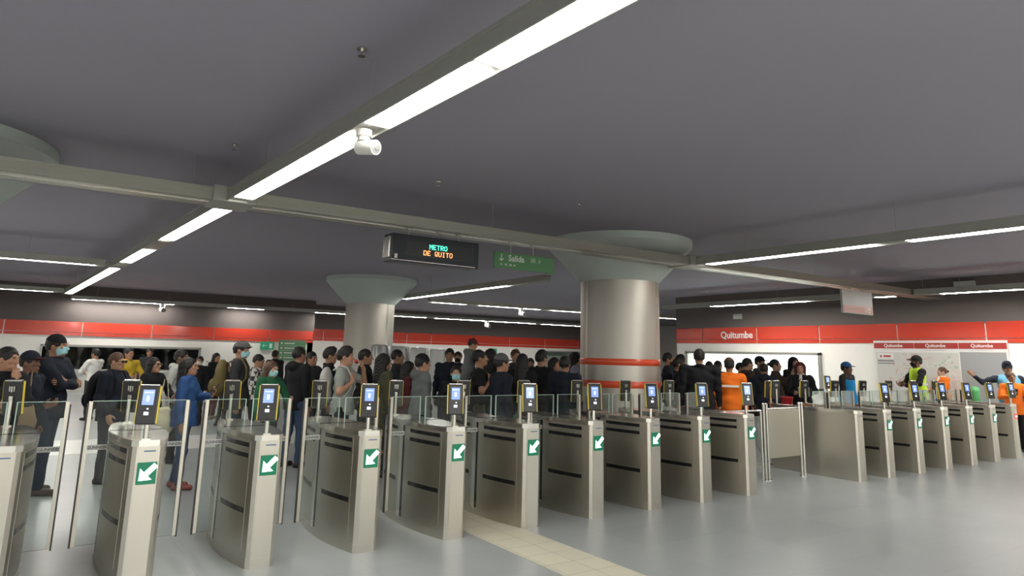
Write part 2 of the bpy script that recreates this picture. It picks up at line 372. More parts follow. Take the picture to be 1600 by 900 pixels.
DOTS = {'M': (17, 27, 21, 21, 17, 17, 17), 'E': (31, 16, 16, 30, 16, 16, 31), 'T': (31, 4, 4, 4, 4, 4, 4), 'R': (30, 17, 17, 30, 20, 18, 17), 'O': (14, 17, 17, 17, 17, 17, 14),
        'D': (30, 17, 17, 17, 17, 17, 30), 'Q': (14, 17, 17, 17, 21, 18, 13), 'U': (17, 17, 17, 17, 17, 17, 14), 'I': (14, 4, 4, 4, 4, 4, 14), ' ': (0,)*7}
def dot_text(name, words_, cx, z0, px, m):
    bm = bmesh.new(); x0 = cx-len(words_)*6*px/2
    for n_, ch in enumerate(words_):
        for r_, row in enumerate(DOTS[ch]):
            for c_ in range(5):
                if row >> (4-c_) & 1:
                    x = x0+(n_*6+c_)*px; z = z0+(6-r_)*px
                    box(bm, (x, -.1385, z), (x+px*.94, -.136, z+px*.94))
    link_mesh(name, bm, m, t)
dot_text('top_line', 'METRO', .03, .195, .0092, mat('green led', (.05, .8, .45), .4, emit=2.2, ecol=(.10, 1, .62)))
dot_text('bottom_line', 'DE QUITO', .03, .110, .0092, mat('orange led', (1, .3, .1), .4, emit=2.2, ecol=(1, .36, .12)))
hang_wires(t, (-.35, .1, .4), .36, .465)
t = empty('exit_sign', (5.745, 8.15, 2.905), 0, 'green hanging sign reading Salida beside the message display', 'sign')
GREENS = mat('sign green', (.085, .23, .10), .45); SGW = mat('sign lettering', (.62, .68, .60), .5)
bm = bmesh.new(); box(bm, (-.535, -.02, 0), (.535, .02, .23), .004); link_mesh('panel', bm, GREENS, t)
text('lettering', 'Salida', .125, SGW, t, (-.30, -.022, .115), (PI/2, 0, 0), ext=.001)
bm = bmesh.new()
def arrow(bm, cx, cz, s, y, ang=0.):
    M = Matrix.Translation((cx, y, cz)) @ Matrix.Rotation(ang, 4, 'Y')
    box(bm, (-.07*s, -.002, -.5*s), (.07*s, .002, .5*s), 0, M)
    for a in (-1, 1):
        M2 = M @ Matrix.Translation((0, 0, -.5*s)) @ Matrix.Rotation(a*PI/4, 4, 'Y')
        box(bm, (-.065*s, -.002, 0), (.065*s, .002, .5*s), 0, M2)
arrow(bm, -.42, .155, .10, -.022)
link_mesh('arrow', bm, SGW, t)
bm = bmesh.new()
for a, b in (((.10, .13), (.18, .135)), ((.10, .185), (.18, .19)), ((.10, .13), (.105, .19)), ((.175, .13), (.18, .19)), ((.125, .145), (.132, .175)), ((.148, .145), (.155, .175)), ((.115, .155), (.165, .162))):
    box(bm, (a[0], -.023, a[1]), (b[0], -.02, b[1]))
box(bm, (.25, -.023, .125), (.257, -.02, .195)); box(bm, (.257, -.023, .15), (.29, -.02, .157)); box(bm, (.235, -.023, .125), (.25, -.02, .131))
for k, w in enumerate((.022, .03, .035, .025)): box(bm, (-.43+k*.075, -.023, .045), (-.43+k*.075+w, -.02, .068))
link_mesh('pictograms', bm, SGW, t)
hang_wires(t, (-.25, .15), .23, .395)
t = empty('information_sign', (14.66, 8.15, 2.75), 0, 'pale grey hanging sign with a red lower strip near right wall', 'sign')
bm = bmesh.new(); box(bm, (-.6, -.025, 0), (.6, .025, .50), .006); link_mesh('panel', bm, mat('sign grey', (.50, .50, .47), .4), t)
bm = bmesh.new(); box(bm, (-.57, -.03, .02), (.57, -.024, .17)); o = link_mesh('strip', bm, mat('sign pink red', (.62, .34, .28), .4), t); o['label'] = 'faded red strip'
bm = bmesh.new()
for a, b, c_, e in ((.25, .04, .30, .15), (.33, .04, .36, .15), (.39, .09, .48, .15), (.39, .04, .48, .07), (-.45, .09, .1, .10)): box(bm, (a, -.033, b), (c_, -.03, e))
link_mesh('pictograms', bm, mat('sign white', (.75, .72, .68), .5), t)
hang_wires(t, (-.25, .25), .50, .55)

# ------------------------------------------------------------------ wall panels and small signs
t = empty('map_panel', (XR-.045, 8.32, 1.0), -PI/2, 'wide wall panel with station maps under three red headings', 'map')
# local x -> -Y, local y -> +X (into the wall)
bm = bmesh.new(); box(bm, (-1.56, -.01, -.25), (1.55, .04, 1.30), .006); link_mesh('backing', bm, mat('map frame white', (.74, .73, .70), .4), t)
HD = mat('map heading red', (.40, .045, .04), .4)
for k in range(3):
    x0 = -1.54+k*1.03
    bm = bmesh.new(); box(bm, (x0, -.018, 1.10), (x0+1.015, -.01, 1.24)); link_mesh('heading', bm, HD, t)
    text('heading_lettering', 'Quitumbe', .115, LET, t, (x0+.50, -.020, 1.135), (PI/2, 0, 0), 'CENTER', .001)
    bm = bmesh.new(); box(bm, (x0+.25, -.013, 1.055), (x0+.75, -.01, 1.062)); link_mesh('small_print', bm, mat('small print', (.45, .42, .42), .6), t)
MAPM = mat('map paper', (.60, .585, .55), .45, var=.06, vscale=5)
bm = bmesh.new(); box(bm, (-1.50, -.015, -.2), (.50, -.01, 1.0)); link_mesh('map_sheet', bm, MAPM, t)
bm = bmesh.new(); box(bm, (.53, -.015, -.2), (1.51, -.01, 1.02)); link_mesh('grey_sheet', bm, mat('map grey', (.33, .33, .335), .5), t)
bm = bmesh.new(); rr = random.Random(3)
for k in range(46):
    x = rr.gauss(-.72, .20); z = rr.uniform(.05, .95); x -= (z-.5)*-.25
    if rr.random() < .7: box(bm, (x, -.017, z), (x+rr.uniform(.08, .22), -.015, z+.010))
    else: box(bm, (x, -.017, z), (x+.010, -.015, z+rr.uniform(.04, .12)))
link_mesh('map_routes', bm, mat('map route red', (.52, .20, .15), .5), t)
bm = bmesh.new()
for k in range(26):
    x = rr.uniform(-.45, .4); z = rr.uniform(0, .85); M = Matrix.Translation((x, -.016, z)) @ Matrix.Rotation(rr.uniform(0, PI), 4, 'Y')
    box(bm, (-.15, -.001, -.004), (.15, .001, .004), 0, M)
link_mesh('map_streets', bm, mat('map street white', (.72, .70, .66), .5), t)
for k in range(9):
    bm = bmesh.new(); x = rr.uniform(-.1, .42); z = rr.uniform(.45, .92); box(bm, (x, -.0165, z), (x+rr.uniform(.03, .08), -.015, z+rr.uniform(.03, .07)))
    link_mesh('map_park', bm, mat('map park green', (.36, .50, .38), .5), t)
bm = bmesh.new(); box(bm, (-1.47, -.018, .83), (-1.05, -.015, .98)); link_mesh('legend_box', bm, mat('legend white', (.74, .72, .70), .5), t)
bm = bmesh.new()
box(bm, (-1.40, -.020, .87), (-1.35, -.018, .92)); box(bm, (-1.31, -.020, .875), (-1.12, -.018, .92)); o = link_mesh('legend_title', bm, HD, t)
bm = bmesh.new(); box(bm, (-1.47, -.018, .76), (-1.05, -.015, .80)); box(bm, (-1.47, -.018, .70), (-1.05, -.015, .73)); link_mesh('legend_lines', bm, mat('legend grey', (.25, .24, .24), .5), t)

EXG = mat('exit sign green', (.02, .22, .11), .4, emit=.15, ecol=(.03, .5, .25)); EXW = mat('exit sign pale', (.6, .75, .66), .4)
t = empty('emergency_sign', (7.95, BW-.04, 1.83), 0, 'small green running exit sign on the left wall', 'sign')
bm = bmesh.new(); box(bm, (-.28, -.015, -.16), (.28, .02, .16), .004); link_mesh('panel', bm, EXG, t)
bm = bmesh.new(); arrow(bm, -.10, 0, .2, -.018, PI/2); box(bm, (.08, -.02, -.10), (.2, -.016, .10)); link_mesh('pictogram', bm, EXW, t)
t = empty('direction_board', (9.0, BW-.04, 1.22), 0, 'larger green direction board with white lines on the left wall', 'sign')
bm = bmesh.new(); box(bm, (-.58, -.02, 0), (.58, .02, .86), .006); link_mesh('panel', bm, mat('board green', (.10, .24, .12), .45), t)
bm = bmesh.new()
for k in range(4):
    z = .70-k*.2; box(bm, (-.5, -.024, z), (-.42, -.02, z+.07)); box(bm, (-.34, -.024, z+.01), (.1+.1*(k % 2), -.02, z+.055)); box(bm, (-.56, -.0225, z-.07), (.56, -.02, z-.062))
link_mesh('board_lines', bm, SGW, t)
t = empty('emergency_sign', (20.9, YB-.04, 1.86), 0, 'small green exit sign on the centre wall above the crowd', 'sign')
bm = bmesh.new(); box(bm, (-.22, -.015, -.17), (.22, .02, .17), .004); link_mesh('panel', bm, EXG, t)
bm = bmesh.new(); box(bm, (-.1, -.02, -.1), (-.02, -.015, .1)); box(bm, (.0, -.02, -.03), (.12, -.015, .03)); link_mesh('pictogram', bm, EXW, t)

# small devices on ceiling and walls
def cctv(x, y, z, label, s=1., ang=2.6):
    t = empty('security_camera', (x, y, z), ang, label, 'camera', 'security cameras')
    bm = bmesh.new(); tube(bm, (0, 0, 0), (0, 0, -.05*s), .06*s, 20); tube(bm, (0, 0, -.05*s), (0, 0, -.085*s), .045*s, 20, .05*s); link_mesh('mount', bm, WHITE, t, smooth=False)
    bm = bmesh.new(); tube(bm, (-.04*s, 0, -.125*s), (.13*s, 0, -.15*s), .055*s, 24); o = link_mesh('body', bm, WHITE, t)
    bm = bmesh.new(); tube(bm, (.128*s, 0, -.15*s), (.134*s, 0, -.151*s), .045*s, 20); tube(bm, (.13*s, 0, -.15*s), (.14*s, 0, -.152*s), .018*s, 12); link_mesh('lens', bm, mat('camera lens', (.25, .25, .25), .15), t)
    return t
cctv(1.80, 4.66, 3.298, 'white security camera hanging between two bright strip lights', 1.0, -1.15)
cctv(3.75, 29.51, 3.298, 'tiny white camera below the wall side light run', 1.6, -1.4)
cctv(18.0, 28.62, 3.298, 'tiny white camera below the farthest cross light run', 1.6, -1.4)
cctv(13.75, 19.65, 3.298, 'tiny white camera below the nearer cross light run', 1.4, -1.4)
def sprinkler(px, py, label):
    p = ground(px, py, CZ); t = empty('sprinkler', (p.x, p.y, CZ), 0, label, 'sprinkler', 'ceiling sprinklers')
    bm = bmesh.new(); tube(bm, (0, 0, 0), (0, 0, -.015), .035, 16); link_mesh('flange', bm, STEEL2, t)
    bm = bmesh.new(); tube(bm, (0, 0, -.015), (0, 0, -.06), .01, 10); tube(bm, (0, 0, -.06), (0, 0, -.065), .028, 12); link_mesh('nozzle', bm, STEEL2, t)
sprinkler(566, 75, 'sprinkler on the ceiling left of the brightest strip light')
sprinkler(367, 225, 'sprinkler on the ceiling above the tray crossing')
sprinkler(685, 282, 'sprinkler on the ceiling right of the security camera')
sprinkler(905, 318, 'sprinkler on the ceiling above the large column capital')
bm = bmesh.new(); box(bm, (XR-.10, 14.05, 3.0), (XR-.02, 14.35, 3.16), .01); tag(link_mesh('alarm_box', bm, mat('pale box', (.45, .47, .45), .5)), 'small pale box on the dark wall above the station name', 'box')
bm = bmesh.new(); box(bm, (XR-.14, 7.3, 3.52), (XR-.02, 7.75, 3.72), .01); tag(link_mesh('wall_speaker', bm, mat('pale box', (.45, .47, .45), .5)), 'small grey speaker high on the dark wall above the map', 'speaker')

# ------------------------------------------------------------------ fare gates
GX0, GY0, GP = -.0115, 5.8434, .8759
GW, GL, BOW, GH = .198, 1.46, .10, 1.0
def side_x(y, bow=BOW): return GW/2 + bow*(1-((y-GL/2)/(GL/2))**2)
def outline(off=0., bow=BOW, ch=.022):
    pts = []
    ys = [ch+(GL-2*ch)*k/18 for k in range(19)]
    x_end = GW/2
    pts.append((x_end-ch, 0-off)); pts += [(side_x(y, bow)+off, y) for y in ys]; pts.append((x_end-ch, GL+off))
    left = [(-x, y) for x, y in pts][::-1]
    return pts+left
def side_patch(bm, y0, y1, z0, z1, e, s, bow=BOW, n=10, cap=True):
    th = .02; rows = []
    for k in range(n+1):
        y = y0+(y1-y0)*k/n; x = side_x(y, bow)
        rows.append([bm.verts.new((s*(x+e), y, z0)), bm.verts.new((s*(x+e), y, z1)), bm.verts.new((s*(x-th), y, z1)), bm.verts.new((s*(x-th), y, z0))])
    for a, b in zip(rows, rows[1:]):
        for i in range(4): bm.faces.new((a[i], a[(i+1) % 4], b[(i+1) % 4], b[i]))
    bm.faces.new(rows[0]); bm.faces.new(rows[-1][::-1])
SCR = mat('reader screen', (.1, .16, .4), .2, emit=.9, ecol=(.28, .42, .85))
SCW = mat('screen icon', (.8, .85, 1), .3, emit=1.1, ecol=(.8, .9, 1))
ARG = mat('display green', (.0, .10, .05), .3, emit=.30, ecol=(.0, .30, .14))
ARW = mat('display arrow', (.7, 1, .9), .3, emit=1.6, ecol=(.72, 1, .90))
ARR = mat('display red', (.7, .05, .04), .3, emit=.9, ecol=(.9, .10, .07))
BLUEINK = mat('blue lettering', (.10, .16, .30), .5)
GEDGE = mat('glass edge', (.42, .58, .50), .25)
EDGE = mat('leaf dark edge', (.05, .05, .05), .5)
GSTRIP = mat('frosted strip', (.50, .52, .50), .5)
def reader(parent, x, y, ztop, face, lit=True):
    """ticket reader on a pole; face=-1 looks towards the entrance (camera) side"""
    W, Hh, D = .155, .285, .045
    p = one_box('reader_pole_base', (x-.035, y-.03, GH), (x+.035, y+.03, GH+.008), STEEL2, None, .002)
    bm = bmesh.new(); tube(bm, (x, y, GH), (x, y, ztop-Hh+.12), .017, 14); box(bm, (x-.03, y-.028, GH-.001), (x+.03, y+.028, GH+.01))
    bpy.data.objects.remove(p)
    r = link_mesh('card_reader', bm, STEEL2, parent, smooth=False); r['label'] = 'ticket reader on a steel pole'
    M = Matrix.Translation((x, y, ztop-Hh/2)) @ Matrix.Rotation(-.40+(0 if face < 0 else PI), 4, 'Z') @ Matrix.Translation((0, -.03, 0)) @ Matrix.Rotation(-.12, 4, 'X')
    bm = bmesh.new(); box(bm, (-W/2+.004, -D/2, -Hh/2), (W/2-.004, D/2, Hh/2), .010, M); o = link_mesh('reader_case', bm, BLACK, r)
    for s in (-1, 1):
        bm = bmesh.new(); box(bm, (s*(W/2-.007), -D/2+.003, -Hh/2+.008), (s*W/2, D/2-.012, Hh/2-.006), .002, M); o = link_mesh('yellow_edge', bm, YEL, r); o['label'] = 'yellow side strip'
    bm = bmesh.new(); box(bm, (-W/2+.012, -D/2+.004, Hh/2-.004), (W/2-.012, D/2, Hh/2+.006), .003, M); link_mesh('top_trim', bm, STEEL2, r)
    if lit:
        bm = bmesh.new(); box(bm, (-.040, -D/2-.002, -.002), (.040, -D/2+.001, .108), 0, M); o = link_mesh('screen', bm, SCR, r); o['label'] = 'lit blue screen'
        bm = bmesh.new(); box(bm, (-.010, -D/2-.003, .025), (.008, -D/2-.002, .062), .0, M); box(bm, (-.030, -D/2-.003, .085), (.030, -D/2-.002, .090), 0, M); box(bm, (-.016, -D/2-.003, -.075), (.016, -D/2-.001, -.052), 0, M); box(bm, (.0, -D/2-.003, -.035), (.012, -D/2-.001, -.025), 0, M)
        link_mesh('screen_symbols', bm, SCW, r)
    # steel fork bracket on the back
    bm = bmesh.new(); box(bm, (-.016, D/2, -.10), (.016, D/2+.02, .02), .004, M)
    for s in (-1, 1): box(bm, (s*.022, D/2, .055), (s*.012, D/2+.012, .10), .002, M)
    box(bm, (-.006, D/2, .05), (.006, D/2+.014, .10), .002, M)
    link_mesh('bracket', bm, STEEL2, r)
    return r
def leaf(parent, s, x1, y=.757):
    z0, z1 = .14, 1.233
    bm = bmesh.new(); box(bm, (s*.035, y-.006, z0), (s*(x1-.012), y+.006, z1)); g = link_mesh('glass_leaf', bm, GLASS, parent); g['label'] = 'clear glass leaf'
    bm = bmesh.new(); box(bm, (s*.035, y-.006, z1), (s*(x1-.026), y+.006, z1+.004)); box(bm, (s*.028, y-.006, GH), (s*.035, y+.006, z1+.004)); link_mesh('polished_edge', bm, GEDGE, g)
    bm = bmesh.new(); box(bm, (s*(x1-.026), y-.016, z0), (s*x1, y+.016, z1)); link_mesh('edge_profile', bm, STEEL, g)
    bm = bmesh.new(); box(bm, (s*x1, y-.013, z0-.012), (s*(x1+.012), y+.013, z1-.02)); link_mesh('rubber_edge', bm, EDGE, g)
    bm = bmesh.new(); box(bm, (s*.06, y-.0075, .855), (s*(x1-.02), y-.006, .895)); link_mesh('frosted_band', bm, GSTRIP, g)
    if x1-.16 > .12:
        text('band_lettering', 'GUNNEBO', .032, EDGE, g, (.205 if s > 0 else -(x1-.022), y-.008, .864), (PI/2, 0, 0), 'LEFT', .0004)
def gate(x, y, label, front=True, rear=True, left=True, right=True, sign='green', slots=True, bow=BOW, front_leaf_x=None, group='fare gates'):
    t = empty('fare_gate', (x, y, 0), 0, label, 'turnstile', group)
    bm = bmesh.new(); prism(bm, outline(0, bow), .05, .957); o = link_mesh('cabinet_body', bm, STEEL, t)
    bm = bmesh.new(); prism(bm, outline(.002, bow), 0, .075); link_mesh('plinth', bm, STEEL, t)
    bm = bmesh.new(); prism(bm, outline(.006, bow, .03), .957, GH-.006); prism(bm, outline(.001, bow, .03), GH-.006, GH); link_mesh('top_plate', bm, STEEL2, t)
    bm = bmesh.new(); box(bm, (-side_x(.757, bow)-.004, .742, GH-.004), (side_x(.757, bow)+.004, .772, GH+.002)); link_mesh('leaf_slot', bm, DARKMETAL, t)
    if slots:
        for s in (-1, 1):
            for (ya, yb) in ((.12, .62), (.92, 1.34)):
                for za, zb in ((.897, .932), (.815, .850), (.395, .435)):
                    bm = bmesh.new(); side_patch(bm, ya, yb, za, zb, .0025, s, bow); o = link_mesh('sensor_window', bm, DARKMETAL, t)
            for (ya, yb) in ((.10, .66), (.86, 1.36)):
                bm = bmesh.new(); side_patch(bm, ya, yb, .11, .94, .0012, s, bow); link_mesh('side_panel', bm, STEEL, t)
    for s in ((-1, 1) if slots else ()):
        bm = bmesh.new(); side_patch(bm, .775, .85, .06, .955, .003, s, bow, 3); link_mesh('slot_frame', bm, STEEL2, t)
        bm = bmesh.new(); side_patch(bm, .735, .775, .06, .955, .001, s, bow, 2); link_mesh('slot_gap', bm, DARKMETAL, t)
    for yy, e in ((0, -1), (GL, 1)):
        bm = bmesh.new(); box(bm, (-GW/2+.03, yy-.003, .09), (GW/2-.03, yy+.003, .95)); link_mesh('end_panel', bm, STEEL, t)
    bm = bmesh.new(); box(bm, (-.03, -.006, .918), (.05, -.002, .927)); o = link_mesh('maker_mark', bm, BLUEINK, t)
    if sign:
        bm = bmesh.new()
        if sign == 'green': box(bm, (-.062, -.012, .690), (.068, -.002, .845), .003)
        else: bmesh.ops.create_cone(bm, cap_ends=True, segments=28, radius1=.06, radius2=.06, depth=.012, matrix=Matrix.Translation((.0, -.006, .77)) @ Matrix.Rotation(PI/2, 4, 'X'))
        d = link_mesh('direction_display', bm, ARG if sign == 'green' else ARR, t); d['label'] = 'lit green arrow panel' if sign == 'green' else 'lit red no entry disc'
        bm = bmesh.new()
        if sign == 'green':
            M = Matrix.Translation((.003, -.0135, .767)) @ Matrix.Rotation(PI/4, 4, 'Y')
            box(bm, (-.019, -.002, -.02), (.019, .002, .082), 0, M)
            v = [bm.verts.new(M @ Vector(p)) for p in ((-.058, -.002, -.006), (.058, -.002, -.006), (0, -.002, -.070))]; bm.faces.new(v)
            r_ = bmesh.ops.extrude_face_region(bm, geom=bm.faces[-1:]); bmesh.ops.translate(bm, vec=(0, .003, 0), verts=[q for q in r_['geom'] if isinstance(q, bmesh.types.BMVert)])
        else: box(bm, (-.04, -.016, .758), (.04, -.011, .782))
        link_mesh('arrow' if sign == 'green' else 'bar', bm, ARW, d)
    if front: reader(t, -.024, .047, 1.395, -1)
    if rear: reader(t, -.024, 1.374, 1.372, 1, False)
    hx = GP/2-.066
    if left: leaf(t, -1, hx)
    if right: leaf(t, 1, hx)
    return t
LG = ['fare gate cut off by the left edge of the photo', 'nearest whole fare gate with the brightly lit white front',
      'third fare gate from the left edge, before the khaki backpack', 'fourth fare gate from the left, below the person in grey t-shirt',
      'fifth fare gate from the left, beside beige tactile strip on its left', 'sixth fare gate from the left, right of the beige tactile strip',
      'seventh fare gate from the left, left of the large column', 'eighth fare gate from the left, directly before the large column',
      'ninth fare gate from the left, before the big man in black', 'tenth fare gate, last before the wide swing gate, under orange jacket']
LG[4] = 'fifth fare gate from the left, on the left side of beige tactile strip'
for i in range(10):
    gate(GX0+i*GP-GW/2, GY0, LG[i], right=(i < 9), front=(i > 0), sign='green' if i else None)
RXX, RP, RY = 10.1116, .9229, GY0-.14
gate(10.16, RY+.02, 'plain steel end cabinet without front reader beside the swing gate', front=False, left=False, sign=None, slots=False, bow=.02)
RL = ['first fare gate right of the plain end cabinet', 'second gate of the right bank, before the map panel', 'third gate of the right bank, before the hi-vis guard',
      'fourth gate of the right bank, before the orange jacket woman with bun', 'fifth gate of the right bank, before the grey map sheet', 'rightmost fare gate with a red no entry light']
for i in range(1, 7):
    gate(RXX+i*RP-GW/2, RY, RL[i-1], right=(i < 6), sign='green' if i < 6 else 'red', bow=.05)
# wide swing gate
t = empty('swing_gate', (9.34, 6.44, 0), 0, 'wide steel swing gate with paired posts between the two banks', 'gate')
for xx in (-.47, -.40, .40, .47):
    bm = bmesh.new(); tube(bm, (xx, 0, 0), (xx, 0, 1.06), .021, 16); bmesh.ops.create_uvsphere(bm, u_segments=12, v_segments=8, radius=.023, matrix=Matrix.Translation((xx, 0, 1.06)))
    p = link_mesh('post', bm, STEEL2, t); bm = bmesh.new(); tube(bm, (xx, 0, 0), (xx, 0, .012), .045 if abs(xx) > .45 else .04, 20); link_mesh('base_disc', bm, STEEL2, p)
bm = bmesh.new(); box(bm, (-.375, -.014, .30), (.375, .014, .985), .004); link_mesh('panel', bm, STEEL, t)
bm = bmesh.new(); tube(bm, (-.40, 0, 1.0), (.40, 0, 1.0), .014, 12); link_mesh('top_rail', bm, STEEL2, t)
t2 = empty('guard_rail', (8.33, 6.44, 0), 0, 'steel rail between tenth fare gate and the swing gate posts', 'rail')
bm = bmesh.new(); tube(bm, (-.33, 0, .98), (.47, 0, .98), .016, 12); link_mesh('rail', bm, STEEL2, t2)
bm = bmesh.new(); tube(bm, (-.33, 0, 0), (-.33, 0, .98), .016, 12); link_mesh('post', bm, STEEL2, t2)
bm = bmesh.new(); tube(bm, (.47, 0, 0), (.47, 0, .98), .016, 12); link_mesh('post', bm, STEEL2, t2)
bm = bmesh.new(); box(bm, (-.31, -.005, .12), (.45, .005, .9)); link_mesh('glass_panel', bm, GLASS, t2)
# separate readers on posts behind the swing gate and by the right wall
def reader_post(x, y, ztop, face, lit, label):
    t = empty('reader_stand', (x, y, 0), 0, label, 'ticket reader')
    bm = bmesh.new(); tube(bm, (-.0, 0, 0), (0, 0, GH+.02), .022, 14); tube(bm, (0, 0, 0), (0, 0, .012), .09, 24); link_mesh('post', bm, STEEL2, t)
    reader(t, 0, 0, ztop, face, lit)
    return t
p = at_depth(1203, 600, 11.6); reader_post(p.x, p.y, 1.36, 1, False, 'ticket reader post seen from behind, right of the orange jacket')
p = at_depth(1291, 588, 15.4); reader_post(p.x, p.y, 1.40, -1, True, 'lone ticket reader with blue screen by the white wall')
# red bucket on a small table
p = at_depth(1230, 604, 12.2)
t = empty('side_table', (p.x, p.y, 0), .2, 'small table with a reddish top behind the swing gate', 'table')
bm = bmesh.new(); box(bm, (-.30, -.22, .81), (.30, .22, .84), .008); link_mesh('table_top', bm, mat('reddish table top', (.34, .13, .10), .4), t)
for sx in (-1, 1):
    for sy in (-1, 1):
        bm = bmesh.new(); tube(bm, (sx*.26, sy*.18, 0), (sx*.26, sy*.18, .81), .016, 10); link_mesh('leg', bm, ALU, t)
bm = bmesh.new(); lathe(bm, [(.0, .0), (.085, .0), (.10, .22), (.108, .225), (.106, .235), (.094, .23), (.08, .02), (0, .02)], 28)
tag(link_mesh('bucket', bm, mat('red plastic', (.55, .03, .04), .35), None, (p.x-.02, p.y, .84), smooth=True), 'red plastic bucket on the table behind the swing gate', 'bucket')
p = at_depth(1522, 604, 15.8)
bm = bmesh.new(); lathe(bm, [(0, 0), (.08, 0), (.10, 1.10), (.105, 1.11), (.105, 1.15), (.08, 1.22), (0, 1.24)], 28)
tag(link_mesh('litter_bin', bm, mat('green plastic', (.10, .40, .14), .4), None, (p.x, p.y, 0), smooth=True), 'green bin standing before the grey map sheet', 'bin')
# foil wrapped machines behind the crowd
FOIL = mat('silver foil wrap', (.62, .63, .62), .34, .5, bump=.9, bscale=5)
FOIL2 = mat('translucent wrap', (.66, .67, .65), .35, .2, bump=.8, bscale=6)
rr = random.Random(11)
KL = ['dark silver wrapped ticket machine beside the farther column', 'silver wrapped ticket machine behind man in black jacket', 'pale wrapped ticket machine with tied top', 'white wrapped ticket machine at right end of the wrapped row']
for k, px in enumerate((596, 626, 656, 686)):
    p = at_depth(px, 545, 17.2); t = empty('wrapped_machine', (p.x, p.y, 0), -.594, KL[k], 'ticket machine', 'wrapped ticket machines')
    w, h = .42, 1.86-.02*k
    bm = bmesh.new(); box(bm, (-w/2, -.3, 0), (w/2, .3, h), .05); bmesh.ops.subdivide_edges(bm, edges=bm.edges[:], cuts=5, use_grid_fill=True)
    for v in bm.verts:
        v.co += Vector((rr.uniform(-1, 1), rr.uniform(-1, 1), rr.uniform(-.6, .6)))*.014
        if v.co.z > h-.1: v.co.x *= .93
    link_mesh('wrap', bm, FOIL if k < 2 else FOIL2, t, smooth=True)
    bm = bmesh.new(); box(bm, (-w/2-.012, -.315, h*.62), (w/2+.012, .315, h*.62+.05)); link_mesh('tape', bm, BLACK if k == 1 else FOIL, t)

